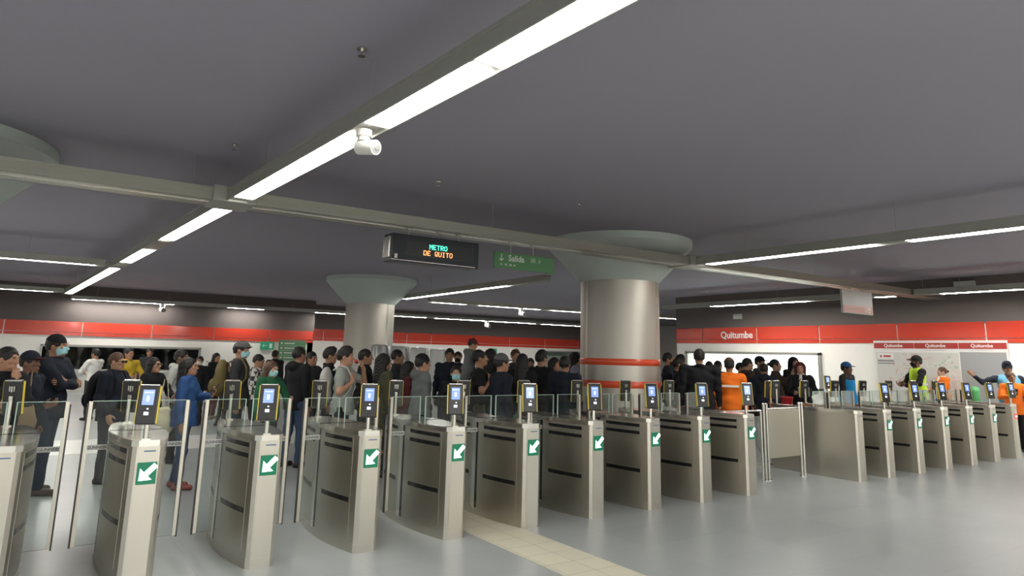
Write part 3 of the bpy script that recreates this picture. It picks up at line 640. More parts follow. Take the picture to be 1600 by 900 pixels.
# ------------------------------------------------------------------ people: smooth bodies grown from blended round cones
def _axis(lo, hi, h, fine):
    """coordinates from lo to hi with step h, finer inside the listed (a, b, step) stretches"""
    xs = [lo]; x = lo
    while x < hi:
        st = h
        for a, b, s in fine:
            if a-h <= x <= b: st = min(st, s)
        x += st; xs.append(x)
    return np.array(xs, dtype=np.float32)
class Field:
    def __init__(f, lo, hi, h, fine=((), (), ())):
        f.ax = [_axis(lo[i], hi[i], h, fine[i]) for i in range(3)]
        f.F = np.full([len(a) for a in f.ax], 9., dtype=np.float32); f.m = max(.045, 2.2*h)
    def sub(f, lo, hi):
        sl = []; 
        for i in range(3):
            a = np.searchsorted(f.ax[i], lo[i]-f.m); b = np.searchsorted(f.ax[i], hi[i]+f.m)
            if b <= a: return None
            sl.append(slice(int(a), int(b)))
        X = f.ax[0][sl[0]][:, None, None]; Y = f.ax[1][sl[1]][None, :, None]; Z = f.ax[2][sl[2]][None, None, :]
        return tuple(sl), X, Y, Z
    def put(f, sl, d, k, op):
        a = f.F[sl]
        if op == 'add':
            if k > 0:
                h = np.maximum(k-np.abs(a-d), 0)/k; f.F[sl] = np.minimum(a, d)-h*h*k*.25
            else: f.F[sl] = np.minimum(a, d)
        else:
            d = -d
            h = np.maximum(k-np.abs(a-d), 0)/max(k, 1e-6); f.F[sl] = np.maximum(a, d)+h*h*k*.25
    def cone(f, p, q, ra, rb, k=.02, op='add'):
        p = np.array(p, dtype=np.float32); q = np.array(q, dtype=np.float32); r = max(ra, rb)
        s = f.sub(np.minimum(p, q)-r, np.maximum(p, q)+r)
        if s is None: return
        sl, X, Y, Z = s; d = q-p; L2 = max(float(d@d), 1e-9)
        t = np.clip(((X-p[0])*d[0]+(Y-p[1])*d[1]+(Z-p[2])*d[2])/L2, 0, 1)
        D = np.sqrt((X-p[0]-t*d[0])**2+(Y-p[1]-t*d[1])**2+(Z-p[2]-t*d[2])**2)-(ra+t*(rb-ra))
        f.put(sl, D, k, op)
    def ell(f, c, r, k=.03, R=None, op='add'):
        c = np.array(c, dtype=np.float32); r = np.array(r, dtype=np.float32)
        e = r if R is None else np.sqrt((np.array(R)**2)@(r**2))
        s = f.sub(c-e, c+e)
        if s is None: return
        sl, X, Y, Z = s; x = X-c[0]; y = Y-c[1]; z = Z-c[2]
        if R is not None:
            R = np.array(R, dtype=np.float32)
            x, y, z = x*R[0, 0]+y*R[1, 0]+z*R[2, 0], x*R[0, 1]+y*R[1, 1]+z*R[2, 1], x*R[0, 2]+y*R[1, 2]+z*R[2, 2]
        k0 = np.sqrt((x/r[0])**2+(y/r[1])**2+(z/r[2])**2); k1 = np.sqrt((x/r[0]**2)**2+(y/r[1]**2)**2+(z/r[2]**2)**2)
        f.put(sl, k0*(k0-1)/np.maximum(k1, 1e-6), k, op)
    def plane(f, n, o, k=0.):
        """keep the side where n.(x-o) < 0"""
        X = f.ax[0][:, None, None]-o[0]; Y = f.ax[1][None, :, None]-o[1]; Z = f.ax[2][None, None, :]-o[2]
        f.F = np.maximum(f.F, (X*n[0]+Y*n[1]+Z*n[2]).astype(np.float32))
    def folds(f, amp, seed, wl=.10):
        r = np.random.RandomState(seed); X = f.ax[0][:, None, None]; Y = f.ax[1][None, :, None]; Z = f.ax[2][None, None, :]
        n = 0
        for i in range(4):
            a = r.uniform(-1, 1, 3); a[2] = a[2]*1.6+.8; a *= 2*PI/wl/np.linalg.norm(a)*r.uniform(.5, 1.2)
            n = n+np.sin(X*a[0]+Y*a[1]+Z*a[2]+r.uniform(0, 6))
        f.F = f.F+(amp*.5*n).astype(np.float32)
    def mesh(f, name):
        F = f.F; xs, ys, zs = f.ax
        neg = F < 0
        c = [neg[i:F.shape[0]-1+i, j:F.shape[1]-1+j, k:F.shape[2]-1+k] for i in (0, 1) for j in (0, 1) for k in (0, 1)]
        anyn = c[0].copy(); alln = c[0].copy()
        for q in c[1:]: anyn |= q; alln &= q
        act = anyn & ~alln
        I, J, K = np.nonzero(act); N = len(I)
        ids = np.full(act.shape, -1, dtype=np.int32); ids[I, J, K] = np.arange(N)
        P = np.zeros((N, 3), dtype=np.float32); W = np.zeros(N, dtype=np.float32)
        V = {(i, j, k): F[I+i, J+j, K+k] for i in (0, 1) for j in (0, 1) for k in (0, 1)}
        def co(i, j, k): return np.stack([xs[I+i], ys[J+j], zs[K+k]], 1)
        for a in V:
            for ax in range(3):
                if a[ax] == 1: continue
                b = list(a); b[ax] = 1; b = tuple(b); va, vb = V[a], V[b]
                cr = (va < 0) != (vb < 0)
                t = np.where(cr, va/np.where(cr, va-vb, 1), 0)[:, None]
                P += np.where(cr[:, None], co(*a)*(1-t)+co(*b)*t, 0); W += cr
        P /= np.maximum(W, 1)[:, None]
        quads = []
        A, B = neg[:-1], neg[1:]; e = (A != B)[:, 1:-1, 1:-1]; i, j, k = np.nonzero(e); j = j+1; k = k+1
        q = np.stack([ids[i, j-1, k-1], ids[i, j, k-1], ids[i, j, k], ids[i, j-1, k]], 1); fl = neg[i, j, k]; quads.append(np.where(fl[:, None], q, q[:, ::-1]))
        A, B = neg[:, :-1], neg[:, 1:]; e = (A != B)[1:-1, :, 1:-1]; i, j, k = np.nonzero(e); i = i+1; k = k+1
        q = np.stack([ids[i-1, j, k-1], ids[i-1, j, k], ids[i, j, k], ids[i, j, k-1]], 1); fl = neg[i, j, k]; quads.append(np.where(fl[:, None], q, q[:, ::-1]))
        A, B = neg[:, :, :-1], neg[:, :, 1:]; e = (A != B)[1:-1, 1:-1, :]; i, j, k = np.nonzero(e); i = i+1; j = j+1
        q = np.stack([ids[i-1, j-1, k], ids[i, j-1, k], ids[i, j, k], ids[i-1, j, k]], 1); fl = neg[i, j, k]; quads.append(np.where(fl[:, None], q, q[:, ::-1]))
        Q = np.concatenate(quads).astype(np.int32)
        Q = Q[(Q >= 0).all(1)]
        me = bpy.data.meshes.new(name); me.vertices.add(N); me.vertices.foreach_set('co', P.ravel())
        me.loops.add(len(Q)*4); me.loops.foreach_set('vertex_index', Q.ravel())
        me.polygons.add(len(Q)); me.polygons.foreach_set('loop_start', np.arange(len(Q), dtype=np.int32)*4)
        me.polygons.foreach_set('use_smooth', np.ones(len(Q), dtype=bool)); me.update(calc_edges=True)
        return me
def put_mesh(f, name, m, parent, label=None):
    me = f.mesh(name)
    if len(me.polygons) == 0: bpy.data.meshes.remove(me); return None
    me.materials.append(m); o = bpy.data.objects.new(name, me); C.objects.link(o); o.parent = parent
    if label: o['label'] = label
    return o
COL = {'black': (.012, .012, .014), 'navy': (.013, .017, .027), 'charcoal': (.035, .036, .038), 'grey': (.26, .28, .26), 'midgrey': (.12, .13, .13),
       'palegrey': (.42, .42, .40), 'white': (.70, .70, .66), 'cream': (.55, .50, .36), 'blue': (.03, .085, .23), 'denim': (.045, .075, .13), 'darkdenim': (.022, .034, .058),
       'orange': (.80, .17, .015), 'skyblue': (.02, .30, .66), 'paleblue': (.16, .42, .60), 'maroon': (.10, .02, .025), 'red': (.42, .03, .03), 'green': (.02, .105, .05),
       'teal': (.03, .30, .22), 'khaki': (.15, .12, .05), 'brown': (.060, .038, .028), 'tan': (.26, .19, .12), 'greytee': (.27, .29, .265), 'lime': (.50, .72, .05),
       'yellow': (.48, .34, .03), 'lavender': (.30, .30, .42), 'hair': (.012, .010, .009), 'brownhair': (.075, .036, .018), 'rusthair': (.14, .035, .02), 'olive': (.06, .06, .035),
       'mask': (.33, .62, .66), 'capblue': (.04, .12, .30), 'capgrey': (.10, .10, .10), 'shoe': (.10, .075, .055), 'redshoe': (.24, .06, .05), 'blackshoe': (.015, .015, .015)}
def cloth(c):
    if c == 'check':
        m = mat('fabric check', (.6, .6, .56), .85, spec=.25)
        nt = m.node_tree; tc = nt.nodes.new('ShaderNodeTexCoord'); ck = nt.nodes.new('ShaderNodeTexChecker'); ck.inputs['Scale'].default_value = 13
        ck.inputs['Color1'].default_value = (.62, .61, .56, 1); ck.inputs['Color2'].default_value = (.05, .05, .055, 1)
        nt.links.new(tc.outputs['Object'], ck.inputs['Vector']); nt.links.new(ck.outputs['Color'], nt.nodes['Principled BSDF'].inputs['Base Color'])
        return m
    return mat('fabric '+c, COL[c], .85, bump=.35, bscale=140, spec=.25)
def hairm(c): return mat('hair '+c, COL[c], .55, bump=.5, bscale=90, spec=.4)
SKINS = [(.42, .235, .15), (.36, .19, .115), (.30, .155, .095), (.17, .085, .055), (.48, .29, .20)]
def skin(i): return mat('skin %d' % i, SKINS[i], .5, var=.06, vscale=30, spec=.4)
EYEW = mat('eye white', (.62, .6, .57), .3); EYED = mat('eye iris', (.02, .013, .01), .2); LIP = mat('lips', (.26, .09, .075), .5)
SUNG = mat('sunglass lens', (.006, .006, .007), .12)

def v3(*a): return np.array(a, dtype=np.float64)
def unit(v): return v/max(np.linalg.norm(v), 1e-9)
def ik(S_, W, l1, l2, hint):
    d = W-S_; L = np.linalg.norm(d); mx = (l1+l2)*.995
    if L > mx: W = S_+d/L*mx; d = W-S_; L = mx
    a = (l1*l1-l2*l2+L*L)/(2*L); h = math.sqrt(max(l1*l1-a*a, 0)); u = d/L
    n = hint-u*(hint@u); n = unit(n)
    return S_+u*a+n*h, W
# arm poses for a right arm (x > 0), body facing +y, 1.70 m tall: wrist, elbow hint, hand direction, palm normal, curl
POSES = {
 'down': ((.235, .03, .86), (.3, -1, .0), (-.02, .12, -1), (-1, .1, 0), .35),
 'downf': ((.22, .12, .90), (.3, -1, .0), (-.05, .4, -1), (-1, 0, 0), .5),
 'hold': ((.11, .32, 1.10), (.9, -.4, -.6), (-.35, .8, .35), (-.7, 0, .7), .75),
 'phone': ((.10, .30, 1.20), (.8, -.2, -.8), (-.35, .55, .70), (-.5, -.4, .5), .85),
 'cross': ((-.10, .21, 1.15), (1, .25, -.5), (-1, .05, .12), (0, -1, 0), .5),
 'crossb': ((-.08, .175, 1.20), (1, .2, -.6), (-1, -.1, .05), (0, -1, 0), .5),
 'chin': ((.05, .20, 1.385), (.7, .4, -1), (-.25, -.25, 1), (-.2, -1, 0), .7),
 'mouth': ((.06, .24, 1.43), (.8, .4, -1), (-.3, -.35, .9), (-.4, -1, 0), .75),
 'strap': ((.13, .14, 1.27), (.8, -.3, -1), (-.35, -.1, .9), (-.5, -.8, 0), .9),
 'raise': ((.20, .34, 1.40), (.6, .0, -1), (-.05, .15, 1), (-.5, .6, .2), .3),
 'wave': ((.66, .16, 1.44), (.1, -.3, -1), (.65, .1, .75), (.1, 1, .1), .12),
 'pocket': ((.19, .06, .92), (.9, -.7, 0), (-.3, .3, -1), (-1, .2, 0), .8),
 'hug': ((.06, .30, 1.30), (.9, .2, -.8), (-.7, .5, .1), (-.2, -1, 0), .4),
}
PEOPLE = []
def person(px, py, dep, ang, label, top='jacket', topc='black', legc='charcoal', hair='short', hairc='hair', sk=1, fem=False, arms=('down', 'down'), hyaw=0., hpitch=0.,
           mask=False, hat=None, hatc='black', peakc=None, glasses=False, shoec='blackshoe', b=1.0, face=None, zoff=0., sit=False, h=None, lean=0., hood=False, collar=None, vest=None, vtop=1.475, stripe=False, xy=None, group=None, step=.06):
    p = at_depth(px, py, dep)
    hh = h or p.z
    hair_add = {'none': 0., 'tall': .045}.get(hair, .014)
    if hat: hair_add = .018
    s = (hh-hair_add)/1.698
    th = math.radians(ang)
    hx = Vector((math.sin(YAW), math.cos(YAW))); rx = Vector((math.cos(YAW), -math.sin(YAW)))
    fdir = hx*math.cos(th)+rx*math.sin(th)
    rz = math.atan2(fdir.y, fdir.x)-PI/2
    X, Y = (p.x, p.y) if xy is None else xy
    # the lean carries the head forward: move the feet back so that the head stays put
    X -= fdir.x*lean*.55*s; Y -= fdir.y*lean*.55*s
    root = empty('person', (X, Y, zoff), rz, label, 'person', group)
    PEOPLE.append((root, hh, s))
    near = dep < 10.3; far = dep > 13.0
    if face is None: face = abs(((ang+180) % 360)-180) > 35
    seed = len(PEOPLE)
    vb = .0115 if near else (.0145 if not far else .019)
    vc = .0088 if near else (.0115 if not far else .016)
    vh = .0050 if near else (.0065 if not far else .009)
    sw = (.168 if fem else .182)*b            # shoulder half width
    hw = (.095 if fem else .09)*b
    T = lambda x, y, z: v3(x, y+lean*(z-.95)*(1 if z > .95 else 0), z)*s
    # --- head frame
    Rz = Matrix.Rotation(math.radians(-hyaw), 3, 'Z') @ Matrix.Rotation(math.radians(hpitch), 3, 'X')
    HR = np.array(Rz); neck0 = T(0, -.005, 1.50)
    def Hd(x, y, z): return neck0+HR@(v3(x, y+.005, z-1.50)*s)
    # --- arms
    arm = []
    for side, pose in ((1, arms[0]), (-1, arms[1])):
        w, hint, hd, pn, curl = POSES[pose]
        m = v3(side, 1, 1)
        Sh = T(side*sw, -.005, 1.395); Wt = T(*(v3(*w)*m)) if pose not in ('down', 'pocket') else T(side*(w[0]+(sw-.182)), w[1]*1, w[2])
        E_, W_ = ik(Sh, Wt, .285*s, .255*s, v3(*hint)*m)
        arm.append((side, Sh, E_, W_, unit(v3(*hd)*m), unit(v3(*pn)*m), curl))
    # --- legs
    if sit: legs = [(sd, T(sd*hw, 0, .93), T(sd*.17, .32, .90), T(sd*.19, .26, .52)) for sd in (1, -1)]
    else: legs = [(sd, T(sd*hw, 0, .90), T(sd*(hw+.012), sd*step*.5+.015, .49), T(sd*(hw+.02), sd*step-.02, .085)) for sd in (1, -1)]
    ptsx = [abs(q[0]) for a in arm for q in a[1:4]]; ptsy = [q[1] for a in arm for q in a[1:4]]+[l[2][1] for l in legs]+[Hd(0, 0, 1.6)[1]]
    ptz = [a[3][2] for a in arm]
    lo = (-max(ptsx)-.24*s, min(ptsy+[-.12*s])-.22*s, -.03); hi = (max(ptsx)+.24*s, max(ptsy+[.2*s])+.24*s, max(1.76*s, max(ptz)+.25*s))
    hc = Hd(0, .02, 1.59)
    fx = [(hc[0]-.11*s, hc[0]+.11*s, vh)]; fy = [(hc[1]-.13*s, hc[1]+.15*s, vh)]; fz = [(hc[2]-.15*s, hc[2]+.15*s, vh)]
    if not far:
        vf = .0062 if near else .0085
        for a in arm:
            c = a[3]+a[4]*.09*s
            for L_, i in ((fx, 0), (fy, 1), (fz, 2)): L_.append((c[i]-.11*s, c[i]+.11*s, vf))
    f = Field(lo, hi, vb, (fx, fy, fz))
    # --- body
    for sd, hp, kn, an in legs:
        f.cone(hp, kn, .074*s*b, .050*s, .03); f.cone(kn, an, .052*s, .036*s, .03)
        f.cone(kn+v3(0, -.018, -.10)*s, kn+v3(0, -.02, -.2)*s, .046*s, .036*s, .03)
        fd = v3(0, 1, 0) if not sit else unit(v3(0, .8, -.5))
        f.cone(an+v3(0, -.03, -.045)*s, an+fd*.15*s+v3(0, 0, -.05)*s, .036*s, .028*s, .02)
    f.ell(T(0, 0, .95), v3(.150*b*(1.05 if fem else 1), .105, .12)*s, .04); f.ell(T(0, .005, 1.10), v3(.130*b, .095, .15)*s, .05)
    f.ell(T(0, 0, 1.27), v3(.155*b*(.93 if fem else 1), .108, .17)*s, .05)
    f.cone(T(-sw+.03, -.005, 1.395), T(sw-.03, -.005, 1.395), .052*s, .052*s, .05)
    f.cone(T(0, -.015, 1.41), Hd(0, -.008, 1.53), .054*s*(.88 if fem else 1), .052*s*(.9 if fem else 1), .03)
    for side, Sh, E_, W_, hd, pn, curl in arm:
        f.cone(Sh, E_, .052*s*b, .038*s, .03); f.cone(E_, W_, .041*s, .026*s, .02)
        sv = np.cross(hd, pn); sv = unit(sv); pn = unit(np.cross(sv, hd))
        # palm
        f.cone(W_, W_+hd*.03*s, .025*s, .026*s, .02)
        Rm = np.stack([sv, hd, pn], 1); f.ell(W_+hd*.060*s, v3(.041, .050, .017)*s, .012, Rm)
        tsd = 1 if (sv@v3(0, 1, .4)) > 0 else -1     # thumb towards the front / top edge of the hand
        for q, (o_, ln) in enumerate(((.031, .066), (.0105, .078), (-.0105, .073), (-.031, .056))):
            base = W_+(hd*.096+sv*tsd*o_)*s; dr = hd.copy(); pp = base; r0 = .0088
            for sg, (fr, bend) in enumerate(((.45, .45), (.32, .7), (.23, .5))):
                an_ = curl*bend*1.7; dr = unit(dr*math.cos(an_)+pn*math.sin(an_)); pn2 = dr
                nx = pp+dr*ln*fr*s; f.cone(pp, nx, r0*s, (r0-.0008)*s, .003); pp = nx; r0 -= .0008
                # keep bending in the plane of hd and pn
            
        tb = W_+(hd*.028+sv*tsd*.030)*s; d1 = unit(hd*.65+sv*tsd*.75+pn*(.2+.3*curl)); k1 = tb+d1*.042*s; d2 = unit(hd*.95+sv*tsd*(.25-.3*curl)+pn*(.2+.5*curl)); f.cone(tb, k1, .0125*s, .010*s, .006); f.cone(k1, k1+d2*.034*s, .010*s, .0085*s, .003)
    # head
    hwf = .95 if fem else 1.
    f.ell(Hd(0, -.008, 1.602), v3(.074, .093, .096)*s, .02, HR); f.ell(Hd(0, .030, 1.565), v3(.060*hwf, .070, .092)*s, .03, HR)
    f.ell(Hd(0, .042, 1.505), v3(.046*hwf, .052, .040)*s, .03, HR); f.ell(Hd(0, .078, 1.487), v3(.020, .018, .016)*s, .02, HR)
    f.cone(Hd(-.030, .094, 1.606), Hd(.030, .094, 1.606), .010*s, .010*s, .014)
    for sd in (-1, 1):
        f.ell(Hd(sd*.031, .105, 1.588), v3(.015, .014, .010)*s, .010, HR, 'sub'); f.ell(Hd(sd*.040, .080, 1.562), v3(.018, .014, .014)*s, .015, HR)
        f.ell(Hd(sd*.075, -.002, 1.575), v3(.010, .020, .031)*s, .006, HR)
    f.cone(Hd(0, .098, 1.592), Hd(0, .116, 1.556), .008*s, .0125*s, .010)
    for sd in (-1, 1): f.ell(Hd(sd*.011, .108, 1.552), v3(.008, .009, .007)*s, .006, HR)
    f.cone(Hd(-.018, .097, 1.524), Hd(.018, .097, 1.524), .0075*s, .0075*s, .008); f.cone(Hd(-.015, .095, 1.512), Hd(.015, .095, 1.512), .0075*s, .0075*s, .008)
    skn = skin(sk); body = put_mesh(f, 'body', skn, root)
    # --- garments
    def garment(name, col, infl, sleeve, hem, neckz=1.445, sl_infl=.016, folds=.004, flare=0., extra=None, lab=None, m=None):
        l2 = (-max(ptsx)-.12*s, min(ptsy+[-.1*s])-.17*s, max(0, hem-.06)*s); h2 = (max(ptsx)+.12*s, max(ptsy+[.1*s])+.17*s, max(1.60*s, max(ptz)+.1*s))
        g = Field(l2, h2, vc)
        t = infl
        g.ell(T(0, 0, .97), v3(.150*b*(1.05 if fem else 1)+t, .105+t, .15)*s, .05); g.ell(T(0, .005, 1.10), v3(.134*b+t, .098+t, .18)*s, .06)
        g.ell(T(0, 0, 1.27), v3(.155*b+t, .108+t, .17+t)*s, .06); g.cone(T(-sw+.03, -.005, 1.385), T(sw-.03, -.005, 1.385), (.052+t*.8)*s, (.052+t*.8)*s, .06)
        if hem < .86: g.cone(T(0, 0, .95), T(0, 0, hem), (.13*b+t)*s, (.14*b+t+flare)*s, .08)
        for side, Sh, E_, W_, hd, pn, curl in arm:
            if sleeve <= 0: continue
            if sleeve >= 1:
                g.cone(Sh, E_, (.053*b+sl_infl)*s, (.040+sl_infl)*s, .03); g.cone(E_, W_+(E_-W_)*.06, (.043+sl_infl)*s, (.029+sl_infl*.8)*s, .02)
            else: g.cone(Sh, Sh+(E_-Sh)*sleeve, (.053*b+sl_infl)*s, (.047+sl_infl)*s, .03)
        if extra: extra(g)
        if folds: g.folds(folds*s, seed, .11)
        g.plane((0, 0, -1), (0, 0, hem*s)); g.plane((0, .3, 1), T(0, 0, neckz))
        return put_mesh(g, name, m or cloth(col), root, lab)
    kind = {'jacket': (.022, 1.1, .80), 'coat': (.026, 1.1, .55), 'hoodie': (.024, 1.1, .82), 'tshirt': (.018, .62, .84), 'shirt': (.020, 1.1, .86), 'puffer': (.042, 1.1, .84)}[top]
    def hood_add(g):
        if hood or top == 'hoodie':
            g.ell(T(0, -.105, 1.43), v3(.105, .065, .075)*s, .03); g.cone(T(-.06, .03, 1.435), T(-.075, -.06, 1.45), .026*s, .03*s, .03); g.cone(T(.06, .03, 1.435), T(.075, -.06, 1.45), .026*s, .03*s, .03)
        elif top in ('jacket', 'coat', 'puffer'):
            for a in range(8):
                A = a*2*PI/8; B = (a+1)*2*PI/8
                g.cone(T(.068*math.cos(A), -.012+.068*math.sin(A), 1.455), T(.068*math.cos(B), -.012+.068*math.sin(B), 1.455), .018*s, .018*s, .012)
    gm = garment({'coat': 'coat', 'hoodie': 'hoodie', 'tshirt': 't_shirt', 'shirt': 'shirt'}.get(top, 'jacket'), topc, kind[0], kind[1], kind[2], 1.49 if top != 'tshirt' else 1.45, .014 if top != 'puffer' else .03, .0065, .02 if top == 'coat' else 0., hood_add)
    if vest:
        garment('safety_vest' if vest == 'lime' else 'vest', vest, kind[0]+.012, 0, .82, vtop, 0, .002)
        bm = bmesh.new()
        for z in ((1.00, 1.14) if vest == 'lime' else ()): 
            prev = None
            lathe(bm, [(1, z-.02), (1.02, z-.02), (1.02, z+.02), (1, z+.02)], 28)
        for v in bm.verts: v.co = Vector((v.co.x*(.154*b+.046)*s, v.co.y*(.108+.048)*s, v.co.z*s))
        if vest == 'lime': link_mesh('reflective_strip', bm, mat('reflective silver', (.6, .6, .55), .3), root)
        else: bm.free()
    if stripe:
        bm = bmesh.new(); M = Matrix.Translation((0, (-.150)*s, 1.245*s)); box(bm, (-.135*s, -.010*s, -.018*s), (.135*s, .04*s, .018*s), .003, M)
        link_mesh('reflective_strip', bm, mat('reflective white', (.75, .72, .66), .3), root)
    if collar:
        g = Field(tuple(T(0, 0, 1.45)-.14*s), tuple(T(0, 0, 1.45)+.14*s), .010)
        for a in range(8):
            A = a*2*PI/8; B = (a+1)*2*PI/8
            g.cone(T(.062*math.cos(A), -.005+.066*math.sin(A), 1.475), T(.062*math.cos(B), -.005+.066*math.sin(B), 1.475), .016*s, .016*s, .01)
        g.cone(T(0, .07, 1.46), T(0, .115, 1.38), .022*s, .03*s, .02)
        put_mesh(g, 'collar', cloth(collar), root)
    # trousers
    ptx = [abs(q[0]) for l in legs for q in l[1:]]; pty = [q[1] for l in legs for q in l[1:]]
    g = Field((-max(ptx)-.14*s, min(pty)-.16*s, .03*s if not sit else .4*s), (max(ptx)+.14*s, max(pty)+.16*s, 1.08*s), vc)
    g.ell(T(0, 0, .96), v3(.150*b*(1.05 if fem else 1)+.014, .105+.014, .13)*s, .04)
    for sd, hp, kn, an in legs:
        g.cone(hp, kn, .090*s*b, .066*s, .03); g.cone(kn, an+(an-kn)*.06, .066*s, .058*s if not fem else .050*s, .03)
    g.folds(.004*s, seed+50, .12); g.plane((0, 0, 1), T(0, 0, 1.03))
    if not sit: g.plane((0, 0, -1), (0, 0, .065*s))
    put_mesh(g, 'trousers', cloth(legc), root)
    # shoes
    for sd, hp, kn, an in legs:
        fd = v3(0, 1, 0) if not sit else unit(v3(0, .8, -.5))
        q = an+v3(0, 0, -.045)*s; g = Field(tuple(q+v3(-.12, -.14, -.08)*s), tuple(q+v3(.12, .26, .12)*s), vc*.9)
        g.cone(q+v3(0, -.035, .0)*s, q+fd*.155*s+v3(0, 0, -.006)*s, .044*s, .036*s, .02); g.cone(q+v3(0, -.02, .0)*s, q+v3(0, -.01, .05)*s, .045*s, .043*s, .02)
        g.plane((0, 0, -1), (0, 0, max(.004, an[2]-.083*s))) if not sit else None
        put_mesh(g, 'shoe', mat('leather '+shoec, COL[shoec], .5), root)
    # --- hair and headwear
    hm = hairm(hairc)
    cH = Hd(0, -.01, 1.60); R_ = .30*s
    def hfield(lo_=(-.17, -.2, -.16), hi_=(.17, .22, .2)):
        return Field(tuple(cH+v3(*lo_)*s), tuple(cH+v3(*hi_)*s), vh*1.25)
    if hair != 'none':
        long_ = hair in ('long', 'curly')
        g = hfield((-.19, -.26, -.42 if long_ else -.17), (.19, .22, .2)) 
        th_ = .013 if hair != 'curly' else .028
        g.ell(Hd(0, -.012, 1.606), v3(.074+th_, .093+th_, .094+th_)*s, .0, HR)
        if hair == 'tall': g.ell(Hd(0, .02, 1.68), v3(.066, .082, .055)*s, .03, HR)
        g.ell(Hd(0, .135, 1.555 if hair != 'fringe' else 1.54), v3(.085, .098, .092)*s, .012, HR, 'sub')
        if not long_:
            up = HR@v3(0, .30, -1); g.plane(tuple(up/np.linalg.norm(up)), tuple(Hd(0, -.06, 1.545)))
            for sd in (-1, 1): g.ell(Hd(sd*.085, .005, 1.560), v3(.03, .032, .042)*s, .008, HR, 'sub')
        if long_:
            for sd in (-1, 1): g.cone(Hd(sd*.072, -.02, 1.60), Hd(sd*.088, -.035, 1.36), .028*s, .034*s, .03)
            g.cone(Hd(0, -.075, 1.60), Hd(0, -.105, 1.34), .062*s, .060*s, .04); g.cone(Hd(-.05, -.07, 1.50), Hd(-.055, -.10, 1.29), .045*s, .035*s, .03); g.cone(Hd(.05, -.07, 1.50), Hd(.055, -.10, 1.29), .045*s, .035*s, .03)
        if hair == 'bun': g.ell(Hd(0, -.135, 1.60), v3(.036, .036, .034)*s, .02, HR)
        g.folds((.006 if hair == 'curly' else .0028)*s, seed+9, .035)
        put_mesh(g, 'hair', hm, root)
    if hat == 'beanie':
        g = hfield(); g.ell(Hd(0, -.012, 1.612), v3(.074+.020, .093+.020, .096+.020)*s, .0, HR)
        up = HR@v3(0, -.25, -1); g.plane(tuple(up/np.linalg.norm(up)), tuple(Hd(0, .05, 1.622)))
        put_mesh(g, 'beanie', cloth(hatc), root)
    elif hat in ('cap', 'flatcap', 'guardcap', 'backcap'):
        g = hfield((-.2, -.2, -.1), (.2, .26, .2)); fl = hat == 'flatcap'
        g.ell(Hd(0, -.006+(.015 if fl else 0), 1.622), v3(.074+.022, .093+.022+(.012 if fl else 0), .094+.016-(.018 if fl else 0))*s, 0., HR)
        if hat == 'guardcap': g.cone(Hd(0, -.04, 1.69), Hd(0, .06, 1.70), .07*s, .06*s, .03)
        up = HR@v3(0, -.12, -1); g.plane(tuple(up/np.linalg.norm(up)), tuple(Hd(0, .0, 1.628)))
        sg = -1 if hat == 'backcap' else 1
        g2y = .125 if not fl else .118
        put_mesh(g, 'cap', cloth(hatc), root)
        g = hfield((-.2, -.22, -.1), (.2, .26, .2)); g.ell(Hd(0, sg*g2y, 1.632), v3(.070, .070 if not fl else .04, .009)*s, .008, HR)
        put_mesh(g, 'cap_peak', cloth(peakc or hatc), root, 'dark red peak' if peakc else None)
    elif hat == 'hood':
        g = hfield((-.2, -.22, -.22), (.2, .22, .2)); g.ell(Hd(0, -.02, 1.59), v3(.105, .12, .125)*s, 0., HR); g.cone(Hd(0, -.05, 1.52), Hd(0, -.06, 1.42), .095*s, .10*s, .03)
        g.ell(Hd(0, .11, 1.565), v3(.075, .10, .095)*s, .01, HR, 'sub'); put_mesh(g, 'head_scarf', cloth(hatc), root)
    # --- face details
    if mask:
        g = Field(tuple(Hd(0, .05, 1.52)-.13*s), tuple(Hd(0, .05, 1.52)+.13*s), vh)
        g.ell(Hd(0, .034, 1.555), v3(.064, .080, .10)*s, .03, HR); g.ell(Hd(0, .052, 1.505), v3(.050, .060, .048)*s, .03, HR); g.cone(Hd(0, .10, 1.585), Hd(0, .126, 1.55), .008*s, .013*s, .03)
        for n_, o_ in (((0, .12, 1), (0, .1, 1.575)), ((0, .35, -1), (0, .05, 1.478)), ((0, -1, 0), (0, .030, 1.5))):
            nn = HR@v3(*n_); g.plane(tuple(nn/np.linalg.norm(nn)), tuple(Hd(*o_)))
        put_mesh(g, 'face_mask', cloth('mask' if mask is True else mask), root)
    M4 = Matrix(np.vstack([np.hstack([HR, np.zeros((3, 1))]), [[0, 0, 0, 1]]]).tolist())
    def HM(x, y, z): return Matrix.Translation(Hd(x, y, z)) @ M4
    if face:
        if not glasses == 'sun':
            for sd in (-1, 1):
                bm = bmesh.new(); bmesh.ops.create_uvsphere(bm, u_segments=12, v_segments=8, radius=.0108*s, matrix=HM(sd*.0305, .0770, 1.588))
                bmesh.ops.create_uvsphere(bm, u_segments=8, v_segments=6, radius=.0050*s, matrix=HM(sd*.0305, .0842, 1.588))
                for i_, fc in enumerate(bm.faces): fc.material_index = 0 if i_ < 96 else 1
                link_mesh('eye', bm, [EYEW, EYED], root, smooth=True)
                bm = bmesh.new(); M = HM(sd*.033, .1015, 1.610); box(bm, (-.017*s, -.006*s, -.003*s), (.017*s, .004*s, .003*s), .002*s, M); link_mesh('eyebrow', bm, hairm('hair' if hairc == 'hair' else hairc), root)
        if not mask:
            bm = bmesh.new(); bmesh.ops.create_uvsphere(bm, u_segments=14, v_segments=8, radius=1., matrix=HM(0, .0985, 1.518) @ Matrix.Diagonal((.023*s, .0095*s, .0095*s, 1))); link_mesh('mouth', bm, LIP, root, smooth=True)
